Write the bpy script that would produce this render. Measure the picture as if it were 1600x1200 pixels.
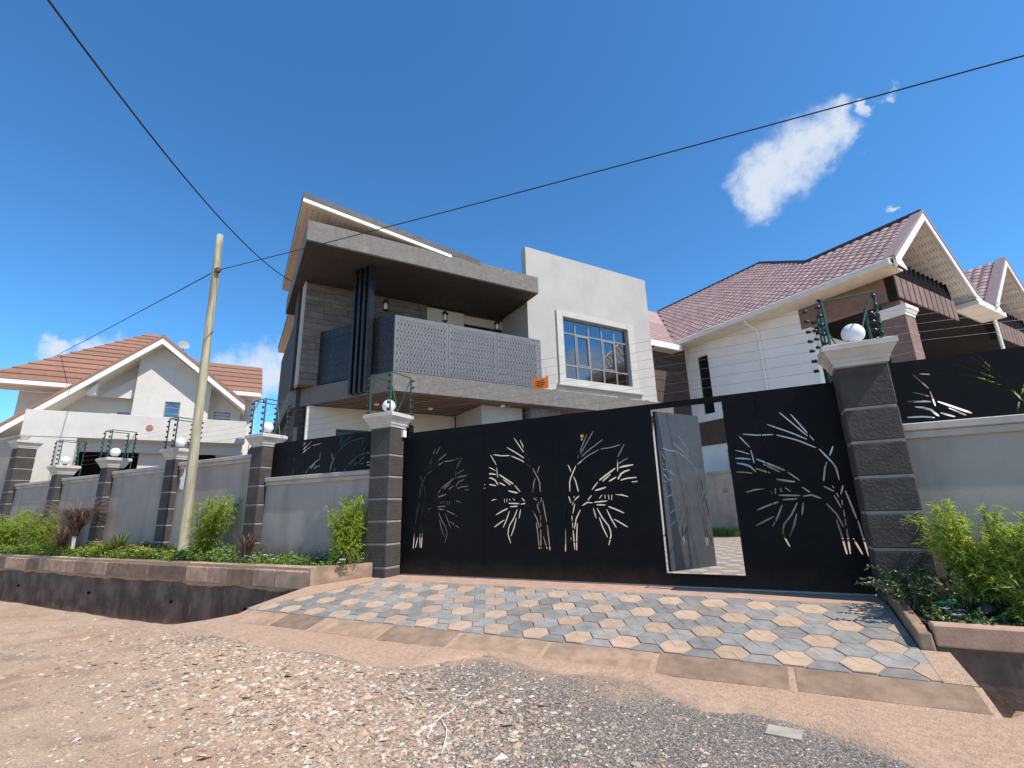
import bpy, bmesh, math, random
import numpy as np
from math import sin, cos, radians, pi, sqrt, tan
from mathutils import Vector, Matrix, noise as mnoise

for o in list(bpy.data.objects): bpy.data.objects.remove(o)
SC = bpy.context.scene
COL = SC.collection
rnd = random.Random(7)

# ------------------------------------------------------------------ camera
# world: X along the street wall, Y into the plot, Z up; z = 0 at the foot of the gate
CAM_H = 1.0
cd = bpy.data.cameras.new('camera'); cam = bpy.data.objects.new('camera', cd); COL.objects.link(cam)
cd.sensor_width = 36.0; cd.lens = 16.808; cd.clip_start = 0.05; cd.clip_end = 3000
cr = Vector((0.88549101, 0.46387179, -0.0269933)); cu = Vector((0.14089943, -0.2126993, 0.96690556)); cw = Vector((-0.44277876, 0.85998952, 0.25370259))
cam.matrix_world = Matrix(((cr.x, cu.x, -cw.x, 0), (cr.y, cu.y, -cw.y, 0), (cr.z, cu.z, -cw.z, CAM_H), (0, 0, 0, 1)))
SC.camera = cam

# ------------------------------------------------------------------ light
SUN_EL = radians(53.3); SUN_AZ = radians(-7.5)        # azimuth from +X towards +Y
SUN = Vector((cos(SUN_EL)*cos(SUN_AZ), cos(SUN_EL)*sin(SUN_AZ), sin(SUN_EL)))
ld = bpy.data.lights.new('sun', 'SUN'); ld.energy = 4.6; ld.angle = radians(0.53); ld.color = (1.0, 0.94, 0.85)
lo = bpy.data.objects.new('sun', ld); COL.objects.link(lo)
lo.rotation_euler = (-SUN).to_track_quat('-Z', 'Y').to_euler(); lo.location = (20, -5, 30)

W = bpy.data.worlds.new('World'); SC.world = W; W.use_nodes = True
wt = W.node_tree; wt.nodes.clear()
def wn(t, **k):
    n = wt.nodes.new(t)
    for a, b in k.items(): setattr(n, a, b)
    return n
wl = wt.links.new
sky = wn('ShaderNodeTexSky', sky_type='NISHITA'); sky.sun_disc = False
sky.sun_elevation = SUN_EL; sky.sun_rotation = pi/2 - SUN_AZ
sky.altitude = 1700; sky.air_density = 1.0; sky.dust_density = 0.4; sky.ozone_density = 1.6
hsv = wn('ShaderNodeHueSaturation'); hsv.inputs['Saturation'].default_value = 1.12; hsv.inputs['Value'].default_value = 1.0
wl(sky.outputs[0], hsv.inputs['Color'])
tint = wn('ShaderNodeMixRGB', blend_type='MULTIPLY'); tint.inputs[0].default_value = 1.0; tint.inputs[2].default_value = (.70, 1.20, 1.40, 1); wl(hsv.outputs[0], tint.inputs[1])
tc = wn('ShaderNodeTexCoord')
# turbulence that frays the cloud outlines
nrm = wn('ShaderNodeVectorMath', operation='NORMALIZE'); wl(tc.outputs['Generated'], nrm.inputs[0])
nz = wn('ShaderNodeTexNoise'); nz.inputs['Scale'].default_value = 13; nz.inputs['Detail'].default_value = 9; nz.inputs['Roughness'].default_value = 0.63
wl(nrm.outputs[0], nz.inputs['Vector'])
wsub = wn('ShaderNodeVectorMath', operation='SUBTRACT'); wsub.inputs[1].default_value = (.5, .5, .5); wl(nz.outputs['Color'], wsub.inputs[0])
wscl = wn('ShaderNodeVectorMath', operation='SCALE'); wscl.inputs['Scale'].default_value = .10; wl(wsub.outputs[0], wscl.inputs[0])
wadd = wn('ShaderNodeVectorMath', operation='ADD'); wl(nrm.outputs[0], wadd.inputs[0]); wl(wscl.outputs[0], wadd.inputs[1])
CLOUDS = [((0.062, .842, .541), .048), ((0.086, .836, .541), .060), ((0.125, .820, .558), .058), ((0.155, .808, .568), .048), ((0.178, .799, .574), .034), ((0.065, .849, .523), .046),
          ((.222, .785, .579), .011), ((.250, .775, .581), .013), ((.272, .766, .583), .008), ((0.208, .826, .524), .010), ((.240, .864, .443), .008), ((.19, .81, .56), .022),
          ((-.79, .545, .262), .058), ((-.765, .575, .285), .038), ((-.83, .50, .245), .04), ((-.895, .355, .262), .026), ((-.905, .33, .255), .03), ((-.92, .29, .25), .022),
          # banks of cumulus on the far side of the sky (seen mirrored in the window glass)
          ((.95, .088, .290), .034), ((.95, .118, .278), .030), ((.955, .06, .262), .036), ((.948, .150, .262), .026), ((.94, .20, .215), .05), ((.90, .30, .17), .10), ((.955, -.05, .20), .12), ((.92, -.20, .22), .14), ((.80, -.50, .25), .16), ((.45, -.85, .25), .2), ((-.1, -.95, .2), .2), ((-.6, -.75, .22), .18), ((-.9, -.35, .2), .15),
          ((.2, -.7, .65), .1), ((.7, -.4, .55), .08), ((-.5, -.5, .7), .09), ((.75, .55, .2), .09)]
mask = None
for (d, r) in CLOUDS:
    v = Vector(d).normalized()
    ds = wn('ShaderNodeVectorMath', operation='DISTANCE'); ds.inputs[1].default_value = v
    wl(wadd.outputs[0], ds.inputs[0])
    mp = wn('ShaderNodeMapRange'); mp.inputs[1].default_value = 0; mp.inputs[2].default_value = r*1.5; mp.inputs[3].default_value = 1; mp.inputs[4].default_value = 0
    wl(ds.outputs['Value'], mp.inputs[0])
    if mask is None: mask = mp.outputs[0]
    else:
        mx = wn('ShaderNodeMath', operation='SMOOTH_MAX'); mx.inputs[2].default_value = 0.2; wl(mask, mx.inputs[0]); wl(mp.outputs[0], mx.inputs[1]); mask = mx.outputs[0]
nzf = wn('ShaderNodeTexNoise'); nzf.inputs['Scale'].default_value = 40; nzf.inputs['Detail'].default_value = 7; nzf.inputs['Roughness'].default_value = 0.62
wl(nrm.outputs[0], nzf.inputs['Vector'])
nsub = wn('ShaderNodeMath', operation='SUBTRACT'); nsub.inputs[1].default_value = 0.5; wl(nzf.outputs[0], nsub.inputs[0])
nmul = wn('ShaderNodeMath', operation='MULTIPLY'); nmul.inputs[1].default_value = 0.8; wl(nsub.outputs[0], nmul.inputs[0])
add = wn('ShaderNodeMath', operation='ADD'); wl(mask, add.inputs[0]); wl(nmul.outputs[0], add.inputs[1])
rp = wn('ShaderNodeMapRange', interpolation_type='SMOOTHSTEP'); rp.inputs[1].default_value = 0.14; rp.inputs[2].default_value = 0.95; rp.inputs[3].default_value = 0; rp.inputs[4].default_value = 0.95
wl(add.outputs[0], rp.inputs[0])
gate_ = wn('ShaderNodeMapRange', interpolation_type='SMOOTHSTEP'); gate_.inputs[1].default_value = 0.16; gate_.inputs[2].default_value = 0.5; wl(mask, gate_.inputs[0])
alpha = wn('ShaderNodeMath', operation='MULTIPLY'); wl(rp.outputs[0], alpha.inputs[0]); wl(gate_.outputs[0], alpha.inputs[1])
shade = wn('ShaderNodeMapRange'); shade.inputs[1].default_value = .3; shade.inputs[2].default_value = 1.0; wl(add.outputs[0], shade.inputs[0])
ccol = wn('ShaderNodeMixRGB'); ccol.inputs[1].default_value = (5.3, 5.6, 6.1, 1); ccol.inputs[2].default_value = (4.3, 4.7, 5.3, 1); wl(shade.outputs[0], ccol.inputs[0])
mixc = wn('ShaderNodeMixRGB')
wl(alpha.outputs[0], mixc.inputs[0]); wl(tint.outputs[0], mixc.inputs[1]); wl(ccol.outputs[0], mixc.inputs[2])
bg = wn('ShaderNodeBackground'); bg.inputs['Strength'].default_value = 0.142; wl(mixc.outputs[0], bg.inputs['Color'])
wo = wn('ShaderNodeOutputWorld'); wl(bg.outputs[0], wo.inputs['Surface'])

vs = SC.view_settings
vs.view_transform = 'Standard'; vs.look = 'None'; vs.exposure = 0.25; vs.gamma = 1.0; vs.use_curve_mapping = False

# ------------------------------------------------------------------ materials
MATS = {}
class NT:
    def __init__(s, name):
        s.m = bpy.data.materials.new(name); s.m.use_nodes = True; s.t = s.m.node_tree; s.t.nodes.clear()
        s.o = s.n('ShaderNodeOutputMaterial'); s.b = s.n('ShaderNodeBsdfPrincipled'); s.l(s.b.outputs[0], s.o.inputs[0])
        s.tc = s.n('ShaderNodeTexCoord'); s.co = s.tc.outputs['Object']
    def n(s, t, **k):
        x = s.t.nodes.new(t)
        for a, b in k.items(): setattr(x, a, b)
        return x
    def l(s, a, b): s.t.links.new(a, b)
    def noise(s, scale, detail=4, rough=.55, vec=None, stretch=None):
        x = s.n('ShaderNodeTexNoise'); x.inputs['Scale'].default_value = scale; x.inputs['Detail'].default_value = detail; x.inputs['Roughness'].default_value = rough
        v = vec or s.co
        if stretch:
            mp = s.n('ShaderNodeMapping'); mp.inputs['Scale'].default_value = stretch; s.l(v, mp.inputs[0]); v = mp.outputs[0]
        s.l(v, x.inputs['Vector']); return x.outputs[0]
    def ramp(s, fac, stops):
        x = s.n('ShaderNodeValToRGB'); s.l(fac, x.inputs[0]); e = x.color_ramp.elements
        while len(e) > 1: e.remove(e[0])
        e[0].position = stops[0][0]; e[0].color = col4(stops[0][1])
        for p, c in stops[1:]:
            k = e.new(p); k.color = col4(c)
        return x.outputs[0]
    def mix(s, fac, a, b, mode='MIX'):
        x = s.n('ShaderNodeMixRGB', blend_type=mode)
        for i, v in enumerate((fac, a, b)):
            if isinstance(v, (int, float)): x.inputs[i].default_value = v if i == 0 else (v, v, v, 1)
            elif isinstance(v, tuple): x.inputs[i].default_value = col4(v)
            else: s.l(v, x.inputs[i])
        return x.outputs[0]
    def math(s, op, a, b=0.0, c=None):
        x = s.n('ShaderNodeMath', operation=op)
        for i, v in enumerate((a, b) if c is None else (a, b, c)):
            if isinstance(v, (int, float)): x.inputs[i].default_value = v
            else: s.l(v, x.inputs[i])
        return x.outputs[0]
    def rng(s, v, a, b, c=0., d=1.):
        x = s.n('ShaderNodeMapRange', interpolation_type='SMOOTHSTEP'); s.l(v, x.inputs[0])
        for i, k in enumerate((a, b, c, d)): x.inputs[i+1].default_value = k
        return x.outputs[0]
    def color(s, c): s.l(c, s.b.inputs['Base Color']) if not isinstance(c, tuple) else setattr(s.b.inputs['Base Color'], 'default_value', col4(c))
    def bump(s, h, strength=.3, dist=.02):
        x = s.n('ShaderNodeBump'); x.inputs['Strength'].default_value = strength; x.inputs['Distance'].default_value = dist; s.l(h, x.inputs['Height']); s.l(x.outputs[0], s.b.inputs['Normal'])
    def rough(s, v):
        if isinstance(v, (int, float)): s.b.inputs['Roughness'].default_value = v
        else: s.l(v, s.b.inputs['Roughness'])
    def rand(s): return s.n('ShaderNodeObjectInfo').outputs['Random']
    def island(s): return s.n('ShaderNodeNewGeometry').outputs['Random Per Island']
    def xyz(s):
        x = s.n('ShaderNodeSeparateXYZ'); s.l(s.co, x.inputs[0]); return x.outputs
def col4(c): return (c[0], c[1], c[2], 1.0)
def sc3(c, k): return (c[0]*k, c[1]*k, c[2]*k)
def simple(name, c, rough=.7, var=.15, scale=6, bump=.15, bscale=60, bdist=.004, metal=0, spec=.5, rand=0., dirt=None, streak=0.):
    t = NT(name)
    if rand:     # pieces that share a mesh must not share their stains
        oi = t.n('ShaderNodeObjectInfo'); sv = t.n('ShaderNodeVectorMath', operation='SCALE'); sv.inputs['Scale'].default_value = 7.31; t.l(oi.outputs['Location'], sv.inputs[0]); av = t.n('ShaderNodeVectorMath', operation='ADD'); t.l(t.co, av.inputs[0]); t.l(sv.outputs[0], av.inputs[1])
        rv_ = t.n('ShaderNodeVectorMath', operation='SCALE'); rv_.inputs[0].default_value = (31, 17, 23); t.l(oi.outputs['Random'], rv_.inputs['Scale']); a2 = t.n('ShaderNodeVectorMath', operation='ADD'); t.l(av.outputs[0], a2.inputs[0]); t.l(rv_.outputs[0], a2.inputs[1]); t.co = a2.outputs[0]
    n = t.noise(scale, 6)
    a = t.mix(t.rng(n, .3, .7), sc3(c, 1-var), sc3(c, 1+var))
    if dirt:
        d = t.noise(scale*.37, 8, .65); a = t.mix(t.math('MULTIPLY', t.rng(d, .5, .72), dirt[1]), a, dirt[0])
    if streak:
        d = t.noise(3.2, 5, .6, stretch=(1, 1, .08)); a = t.mix(t.math('MULTIPLY', t.rng(d, .5, .75), streak), a, sc3(c, .45))
    if rand:
        r = t.rng(t.rand(), 0, 1, 1-rand, 1+rand); h = t.n('ShaderNodeHueSaturation'); t.l(a, h.inputs['Color']); t.l(r, h.inputs['Value']); a = h.outputs[0]
    t.color(a); t.rough(t.rng(t.noise(scale*2.3, 4), .3, .7, max(.02, rough-.1), min(1, rough+.1)))
    t.b.inputs['Metallic'].default_value = metal; t.b.inputs['Specular IOR Level'].default_value = spec
    if bump: t.bump(t.noise(bscale, 5), bump, bdist)
    MATS[name] = t.m; return t

t = NT('wall_grey'); c_ = (.375, .32, .275)
a = t.mix(t.rng(t.noise(1.6, 6), .3, .7), sc3(c_, .90), sc3(c_, 1.09))
a = t.mix(t.math('MULTIPLY', t.rng(t.noise(.6, 8, .65), .5, .72), .22), a, (.25, .16, .11))
a = t.mix(t.math('MULTIPLY', t.rng(t.noise(3.2, 5, .6, stretch=(1, 1, .08)), .5, .75), .34), a, sc3(c_, .45))
# red soil splashed up from the planting strip
zz_ = t.math('ADD', t.xyz()[2], t.math('MULTIPLY', t.math('SUBTRACT', t.noise(3.5, 7, .65), .5), .9))
a = t.mix(t.rng(zz_, .35, .85, .75, 0), a, (.20, .10, .065))
t.color(a); t.rough(.85); t.bump(t.noise(45, 5), .35, .004); MATS['wall_grey'] = t.m
simple('coping', (.44, .395, .35), .8, .14, 2.5, .25, 60, .003, streak=.35, dirt=((.14, .13, .12), .4))
simple('cap_cream', (.52, .485, .435), .75, .08, 4, .18, 50, .003, dirt=((.30, .26, .22), .35))
simple('pillar_block', (.060, .052, .046), .88, .16, 5, 1.0, 38, .014, rand=.08)
simple('pillar_joint', (.30, .265, .235), .85, .12, 9, .3, 60, .003)
simple('plaster_white', (.43, .407, .372), .85, .06, 1.2, .28, 40, .004, streak=.10, dirt=((.33, .29, .24), .18))
simple('plaster_trim', (.50, .472, .425), .75, .05, 2, .1, 60, .002)
simple('plaster_cream', (.60, .55, .46), .8, .06, 2, .15, 50, .003)
simple('plaster_left', (.62, .58, .525), .8, .05, 2, .15, 50, .003)
simple('plaster_nbr', (.86, .83, .79), .8, .04, 1.5, .15, 50, .003)
simple('concrete_fascia', (.165, .147, .129), .8, .13, 16, .45, 34, .006, dirt=((.30, .285, .265), .35), streak=.22)
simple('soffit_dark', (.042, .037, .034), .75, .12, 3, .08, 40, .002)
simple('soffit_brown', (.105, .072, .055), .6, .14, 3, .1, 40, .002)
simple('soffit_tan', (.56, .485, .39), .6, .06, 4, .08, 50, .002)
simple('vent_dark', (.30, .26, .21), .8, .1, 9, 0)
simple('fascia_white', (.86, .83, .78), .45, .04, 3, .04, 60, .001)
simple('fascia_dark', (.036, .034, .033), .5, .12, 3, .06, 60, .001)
simple('metal_black', (.006, .006, .0072), .55, .14, 5, .05, 90, .001, spec=.13, dirt=((.016, .015, .014), .3))
simple('gate_black_lit', (.050, .049, .056), .4, .14, 5, .05, 90, .001, spec=.4, dirt=((.085, .08, .078), .4))  # gate's black paint lightened: sun and sky sheen put into the leaf colour
simple('metal_fin', (.014, .015, .018), .32, .1, 5, .03, 90, .001)
simple('metal_screen', (.125, .125, .135), .5, .08, 2.5, .05, 60, .001)
simple('metal_grey', (.25, .25, .25), .4, .08, 5, .05, 90, .001, metal=.2)
simple('galv', (.40, .41, .41), .45, .1, 9, .05, 90, .001, metal=.6)
simple('green_paint', (.014, .085, .055), .42, .18, 14, .1, 120, .001)
simple('insulator', (.012, .012, .013), .35, .1, 9, 0)
simple('wire_metal', (.22, .22, .22), .4, .05, 9, 0, metal=.7)
simple('cable', (.012, .012, .013), .6, .05, 9, 0)
simple('course_shadow_tone', (.12, .055, .036), .8, .15, 6, .2, 40, .003)  # dark brown for the painted shadow lines between shingle courses
simple('globe', (.84, .84, .85), .22, .015, 9, 0)
simple('brown_beam', (.215, .130, .100), .7, .12, 5, .2, 50, .003, rand=.10)
simple('brown_clad', (.085, .050, .040), .65, .15, 4, .2, 40, .003, rand=.1)
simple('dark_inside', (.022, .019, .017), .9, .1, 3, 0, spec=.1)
simple('tooth_dark', (.011, .010, .010), .9, .1, 4, 0, spec=.05)
simple('soffit_grey', (.84, .82, .77), .6, .05, 4, .05, 50, .002)
simple('cream_fascia', (.78, .71, .60), .6, .06, 4, .06, 50, .002)
simple('tile_pink', (.37, .24, .22), .62, .16, 7, .3, 70, .003, rand=.14, dirt=((.11, .075, .075), .3))
simple('ridge_dark', (.050, .030, .032), .6, .14, 5, .1, 60, .002)
simple('ridge_pink', (.30, .205, .19), .6, .10, 5, .1, 60, .002)
simple('shingle', (.31, .150, .094), .7, .12, 6, .35, 40, .004, rand=.09, dirt=((.22, .105, .07), .4))
simple('orange_sign', (.90, .21, .01), .45, .05, 8, 0)
simple('red_sign', (.40, .13, .07), .5, .2, 20, 0, dirt=((.62, .54, .46), .8))
simple('print_dark', (.03, .02, .015), .6, .1, 8, 0)
simple('paper_white', (.78, .77, .70), .7, .05, 9, .1, 40, .002)
simple('sticker_yellow', (.72, .50, .05), .5, .1, 9, 0)
simple('kerb', (.37, .232, .152), .9, .22, 6, .6, 40, .006, rand=.40, dirt=((.20, .14, .11), .55))
simple('mortar', (.46, .30, .20), .95, .16, 26, .9, 70, .010, dirt=((.40, .27, .20), .5))
simple('broken_slab', (.40, .34, .265), .9, .12, 9, .5, 60, .004)
simple('slab', (.31, .20, .13), .9, .2, 7, .6, 45, .006, rand=.22, dirt=((.45, .30, .20), .6))
simple('threshold', (.48, .295, .205), .9, .12, 6, .5, 45, .005, dirt=((.40, .26, .19), .5))
simple('paver_cream', (.47, .325, .22), .85, .10, 9, .45, 110, .003, rand=.10, dirt=((.48, .32, .22), .45))
simple('paver_grey', (.262, .243, .222), .85, .16, 8, .45, 110, .003, rand=.18, dirt=((.42, .295, .205), .95))
simple('paver_joint', (.26, .18, .13), .95, .2, 14, .5, 80, .004)
simple('soil', (.10, .052, .034), 1.0, .3, 9, 1.0, 35, .02)
simple('stem_green', (.16, .17, .05), .6, .25, 10, 0)
simple('stem_brown', (.16, .10, .06), .8, .2, 10, 0)
simple('stone_clad', (.150, .125, .112), .85, .2, 4, .5, 25, .01, rand=.14)
simple('stone_light', (.50, .46, .44), .8, .15, 5, .3, 30, .006, rand=.2)
simple('lantern_black', (.015, .014, .014), .4, .1, 6, 0)
simple('bulb_glass', (.75, .74, .70), .2, .03, 6, 0)
simple('plastic_green', (.02, .30, .11), .3, .1, 6, 0)
simple('tank_dark', (.035, .04, .045), .35, .1, 5, 0)
simple('solar_dish', (.30, .30, .29), .4, .05, 5, 0)
simple('flower_yellow', (.85, .52, .03), .6, .1, 9, 0)
simple('flower_white', (.85, .84, .82), .6, .05, 9, 0)
simple('flower_purple', (.38, .20, .62), .6, .1, 9, 0)

# gate sheet: satin black with faint buckling, scuffs and red dust along the foot
t = NT('gate_paint'); a = t.mix(t.rng(t.noise(5, 6), .3, .7), (.0052, .0052, .0062), (.0072, .0072, .0086))
a = t.mix(t.math('MULTIPLY', t.rng(t.noise(9, 8, .7), .58, .74), .35), a, (.028, .025, .024))
zg_ = t.math('ADD', t.xyz()[2], t.math('MULTIPLY', t.math('SUBTRACT', t.noise(4.5, 8, .7), .5), .5))
a = t.mix(t.rng(zg_, .0, .28, .45, 0), a, (.06, .038, .027))
t.color(a); t.rough(t.rng(t.noise(2.2, 5), .3, .7, .38, .6)); t.b.inputs['Specular IOR Level'].default_value = .11
t.bump(t.noise(1.3, 2), .25, .03); MATS['gate_paint'] = t.m
# kerb-side drain wall: stained, streaked concrete
t = NT('drain_wall'); a = t.mix(t.rng(t.noise(2.0, 8, .62), .35, .7), (.10, .072, .055), (.235, .175, .135))
a = t.mix(t.math('MULTIPLY', t.rng(t.noise(4, 6, .6, stretch=(1, 1, .10)), .48, .72), .7), a, (.070, .052, .042))
a = t.mix(t.math('MULTIPLY', t.rng(t.noise(11, 5, .6, stretch=(1, 1, .2)), .60, .75), .6), a, (.42, .37, .33))
t.color(a); t.rough(.95); t.bump(t.noise(16, 8, .65), .8, .03); MATS['drain_wall'] = t.m
# utility pole: grained, weathered softwood
t = NT('pole_wood'); g = t.noise(14, 7, .6, stretch=(1, 1, .06)); a = t.ramp(g, [(.25, (.14, .115, .075)), (.5, (.37, .33, .225)), (.75, (.50, .46, .34))])
a = t.mix(t.math('MULTIPLY', t.rng(t.noise(2.2, 5), .5, .7), .5), a, (.30, .30, .19))
t.color(a); t.rough(.9); t.bump(g, .7, .01); MATS['pole_wood'] = t.m
# glazing: dark room behind, mirror-like pane
t = NT('glass_dark'); t.color((.012, .014, .017)); t.rough(.06); MATS['glass_dark'] = t.m
t = NT('glass'); t.color((.22, .23, .245)); t.rough(.025); t.b.inputs['Metallic'].default_value = 1.0
t.bump(t.noise(1.1, 2), .02, .02); MATS['glass'] = t.m
# foliage
def leafmat(name, dark, light, rough=.5, trans=.35, dry=None):
    t = NT(name); r = t.island(); a = t.mix(r, dark, light)
    a = t.mix(t.math('MULTIPLY', t.rng(t.noise(4, 3), .4, .65), .5), a, sc3(dark, .8))
    if dry: a = t.mix(t.math('MULTIPLY', t.rng(t.noise(19, 2), .60, .68), .8), a, dry)
    t.color(a); t.rough(rough)
    tr = t.n('ShaderNodeBsdfTranslucent'); tc2 = t.mix(1.0, a, (1.0, 1.0, .55), 'MULTIPLY'); t.l(tc2, tr.inputs[0])
    ms = t.n('ShaderNodeMixShader'); ms.inputs[0].default_value = trans; t.l(t.b.outputs[0], ms.inputs[1]); t.l(tr.outputs[0], ms.inputs[2]); t.l(ms.outputs[0], t.o.inputs[0])
    MATS[name] = t.m
leafmat('leaf_bamboo', (.28, .42, .035), (.60, .70, .11), .45, .5, (.45, .38, .10))
leafmat('leaf_cover', (.09, .20, .025), (.30, .44, .08), .45, .4)
leafmat('leaf_dark', (.035, .09, .022), (.12, .21, .06), .4, .3)
leafmat('leaf_purple', (.10, .055, .045), (.26, .15, .12), .55, .3)
leafmat('leaf_blade', (.09, .15, .03), (.28, .30, .09), .5, .3, (.40, .32, .15))
leafmat('plume', (.42, .22, .19), (.66, .42, .36), .8, .4)
leafmat('grass_green', (.10, .20, .02), (.26, .40, .05), .5, .35)
# ------------------------------------------------------------------ mesh helpers
HA = 0.5686685605805235
HD = Vector((sin(HA), cos(HA), 0)); HG = Vector((-cos(HA), sin(HA), 0)); HROT = pi/2 - HA
class MB:
    def __init__(s): s.v = []; s.f = []
    def add(s, vs, fs):
        k = len(s.v); s.v += [tuple(v) for v in vs]; s.f += [tuple(i+k for i in f) for f in fs]; return s
    def hexa(s, p):   # 4 bottom (ccw), 4 top
        return s.add(p, [(3, 2, 1, 0), (4, 5, 6, 7), (0, 1, 5, 4), (1, 2, 6, 5), (2, 3, 7, 6), (3, 0, 4, 7)])
    def box(s, x0, x1, y0, y1, z0, z1):
        return s.hexa([(x0, y0, z0), (x1, y0, z0), (x1, y1, z0), (x0, y1, z0), (x0, y0, z1), (x1, y0, z1), (x1, y1, z1), (x0, y1, z1)])
    def cbox(s, x0, x1, y0, y1, z0, z1, b=.01):
        vs = []; idx = {}
        for sx in (0, 1):
            for sy in (0, 1):
                for sz in (0, 1):
                    X = (x0, x1)[sx]; Y = (y0, y1)[sy]; Z = (z0, z1)[sz]
                    xi = X + (b if not sx else -b); yi = Y + (b if not sy else -b); zi = Z + (b if not sz else -b)
                    for a, p in enumerate(((X, yi, zi), (xi, Y, zi), (xi, yi, Z))): idx[sx, sy, sz, a] = len(vs); vs.append(p)
        fs = []
        I = lambda x, y, z, a: idx[x, y, z, a]
        for q in (0, 1):
            fs.append([I(q, 0, 0, 0), I(q, 1, 0, 0), I(q, 1, 1, 0), I(q, 0, 1, 0)])
            fs.append([I(0, q, 0, 1), I(1, q, 0, 1), I(1, q, 1, 1), I(0, q, 1, 1)])
            fs.append([I(0, 0, q, 2), I(1, 0, q, 2), I(1, 1, q, 2), I(0, 1, q, 2)])
            for r in (0, 1):
                fs.append([I(q, r, 0, 0), I(q, r, 1, 0), I(q, r, 1, 1), I(q, r, 0, 1)])
                fs.append([I(q, 0, r, 0), I(q, 1, r, 0), I(q, 1, r, 2), I(q, 0, r, 2)])
                fs.append([I(0, q, r, 1), I(1, q, r, 1), I(1, q, r, 2), I(0, q, r, 2)])
                for w in (0, 1): fs.append([I(q, r, w, 0), I(q, r, w, 1), I(q, r, w, 2)])
        return s.add(vs, fs)
    def prism(s, poly, z0, z1):      # polygon in xy; z may be functions
        n = len(poly); f0 = z0 if callable(z0) else (lambda x, y: z0); f1 = z1 if callable(z1) else (lambda x, y: z1)
        vs = [(x, y, f0(x, y)) for x, y in poly] + [(x, y, f1(x, y)) for x, y in poly]
        return s.add(vs, [tuple(range(n))[::-1], tuple(range(n, 2*n))] + [(i, (i+1) % n, n+(i+1) % n, n+i) for i in range(n)])
    def prism_y(s, poly, y0, y1):    # polygon in xz
        n = len(poly); vs = [(x, y0, z) for x, z in poly] + [(x, y1, z) for x, z in poly]
        return s.add(vs, [tuple(range(n)), tuple(range(n, 2*n))[::-1]] + [(i, n+i, n+(i+1) % n, (i+1) % n) for i in range(n)])
    def slab(s, pts, th):            # polygon in 3D, thickened along its normal downwards
        pts = [Vector(p) for p in pts]; nn = (pts[1]-pts[0]).cross(pts[2]-pts[0]).normalized()
        if nn.z < 0: nn = -nn
        n = len(pts); vs = [p-nn*th for p in pts]+pts
        return s.add(vs, [tuple(range(n))[::-1], tuple(range(n, 2*n))] + [(i, (i+1) % n, n+(i+1) % n, n+i) for i in range(n)])
    def tube(s, pts, r, n=8, caps=True):
        pts = [Vector(p) for p in pts]; m = len(pts); rs = r if isinstance(r, (list, tuple)) else [r]*m
        vs = []; ref = None
        for i, p in enumerate(pts):
            d = (pts[min(i+1, m-1)]-pts[max(i-1, 0)]).normalized()
            if ref is None: ref = d.orthogonal().normalized()
            ref = (ref - d*ref.dot(d)).normalized(); b = d.cross(ref)
            for k in range(n): a = 2*pi*k/n; vs.append(p + (ref*cos(a)+b*sin(a))*rs[i])
        fs = [(i*n+k, i*n+(k+1) % n, (i+1)*n+(k+1) % n, (i+1)*n+k) for i in range(m-1) for k in range(n)]
        if caps: fs += [tuple(range(n))[::-1], tuple(range((m-1)*n, m*n))]
        return s.add(vs, fs)
    def lathe(s, prof, c=(0, 0, 0), n=20):
        vs = []; m = len(prof)
        for r, z in prof:
            for k in range(n): a = 2*pi*k/n; vs.append((c[0]+r*cos(a), c[1]+r*sin(a), c[2]+z))
        fs = [(i*n+k, i*n+(k+1) % n, (i+1)*n+(k+1) % n, (i+1)*n+k) for i in range(m-1) for k in range(n)]
        fs += [tuple(range(n))[::-1], tuple(range((m-1)*n, m*n))]
        return s.add(vs, fs)
    def quad(s, a, b, c, d): return s.add([a, b, c, d], [(0, 1, 2, 3)])
    def mesh(s, name, off=(0, 0, 0), fix=True):
        me = bpy.data.meshes.new(name); ox, oy, oz = off
        me.from_pydata([(x-ox, y-oy, z-oz) for x, y, z in s.v], [], s.f)
        if fix:
            bm = bmesh.new(); bm.from_mesh(me); bmesh.ops.recalc_face_normals(bm, faces=bm.faces); bm.to_mesh(me); bm.free()
        me.update(); return me
def link(name, me, mat, parent=None, loc=None, rot=None):
    o = bpy.data.objects.new(name, me)
    if me is not None and mat and not me.materials: me.materials.append(MATS[mat])
    COL.objects.link(o)
    if parent is not None: o.parent = parent
    if loc is not None: o.location = loc
    if rot is not None: o.rotation_euler = rot
    return o
OFF = {}
def root_off(p):
    while p is not None:
        if p.name in OFF: return OFF[p.name]
        p = p.parent
    return (0, 0, 0)
def part(name, mb, mat, parent=None, smooth=False, fix=True):
    me = mb.mesh(name, root_off(parent), fix)
    if smooth:
        me.polygons.foreach_set('use_smooth', [True]*len(me.polygons))
    return link(name, me, mat, parent)
def piece(name, me, mat, parent, loc, rot=None):     # a shared mesh placed in the frame of its thing
    o = root_off(parent); return link(name, me, mat, parent, (loc[0]-o[0], loc[1]-o[1], loc[2]-o[2]), rot)
def tag(o, label=None, cat=None, group=None, kind=None):
    for k, v in (('label', label), ('category', cat), ('group', group), ('kind', kind)):
        if v: o[k] = v
    return o
def thing(name, label, cat, off=(0, 0, 0), group=None, rot=0.0):
    """Empty at the base point 'off' (given in the thing's own frame, which is rotated by rot about the world origin)"""
    o = bpy.data.objects.new(name, None); COL.objects.link(o); o.empty_display_size = .2
    c, s_ = cos(rot), sin(rot); o.location = (off[0]*c-off[1]*s_, off[0]*s_+off[1]*c, off[2]); o.rotation_euler = (0, 0, rot)
    OFF[o.name] = tuple(off); return tag(o, label, cat, group)
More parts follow.
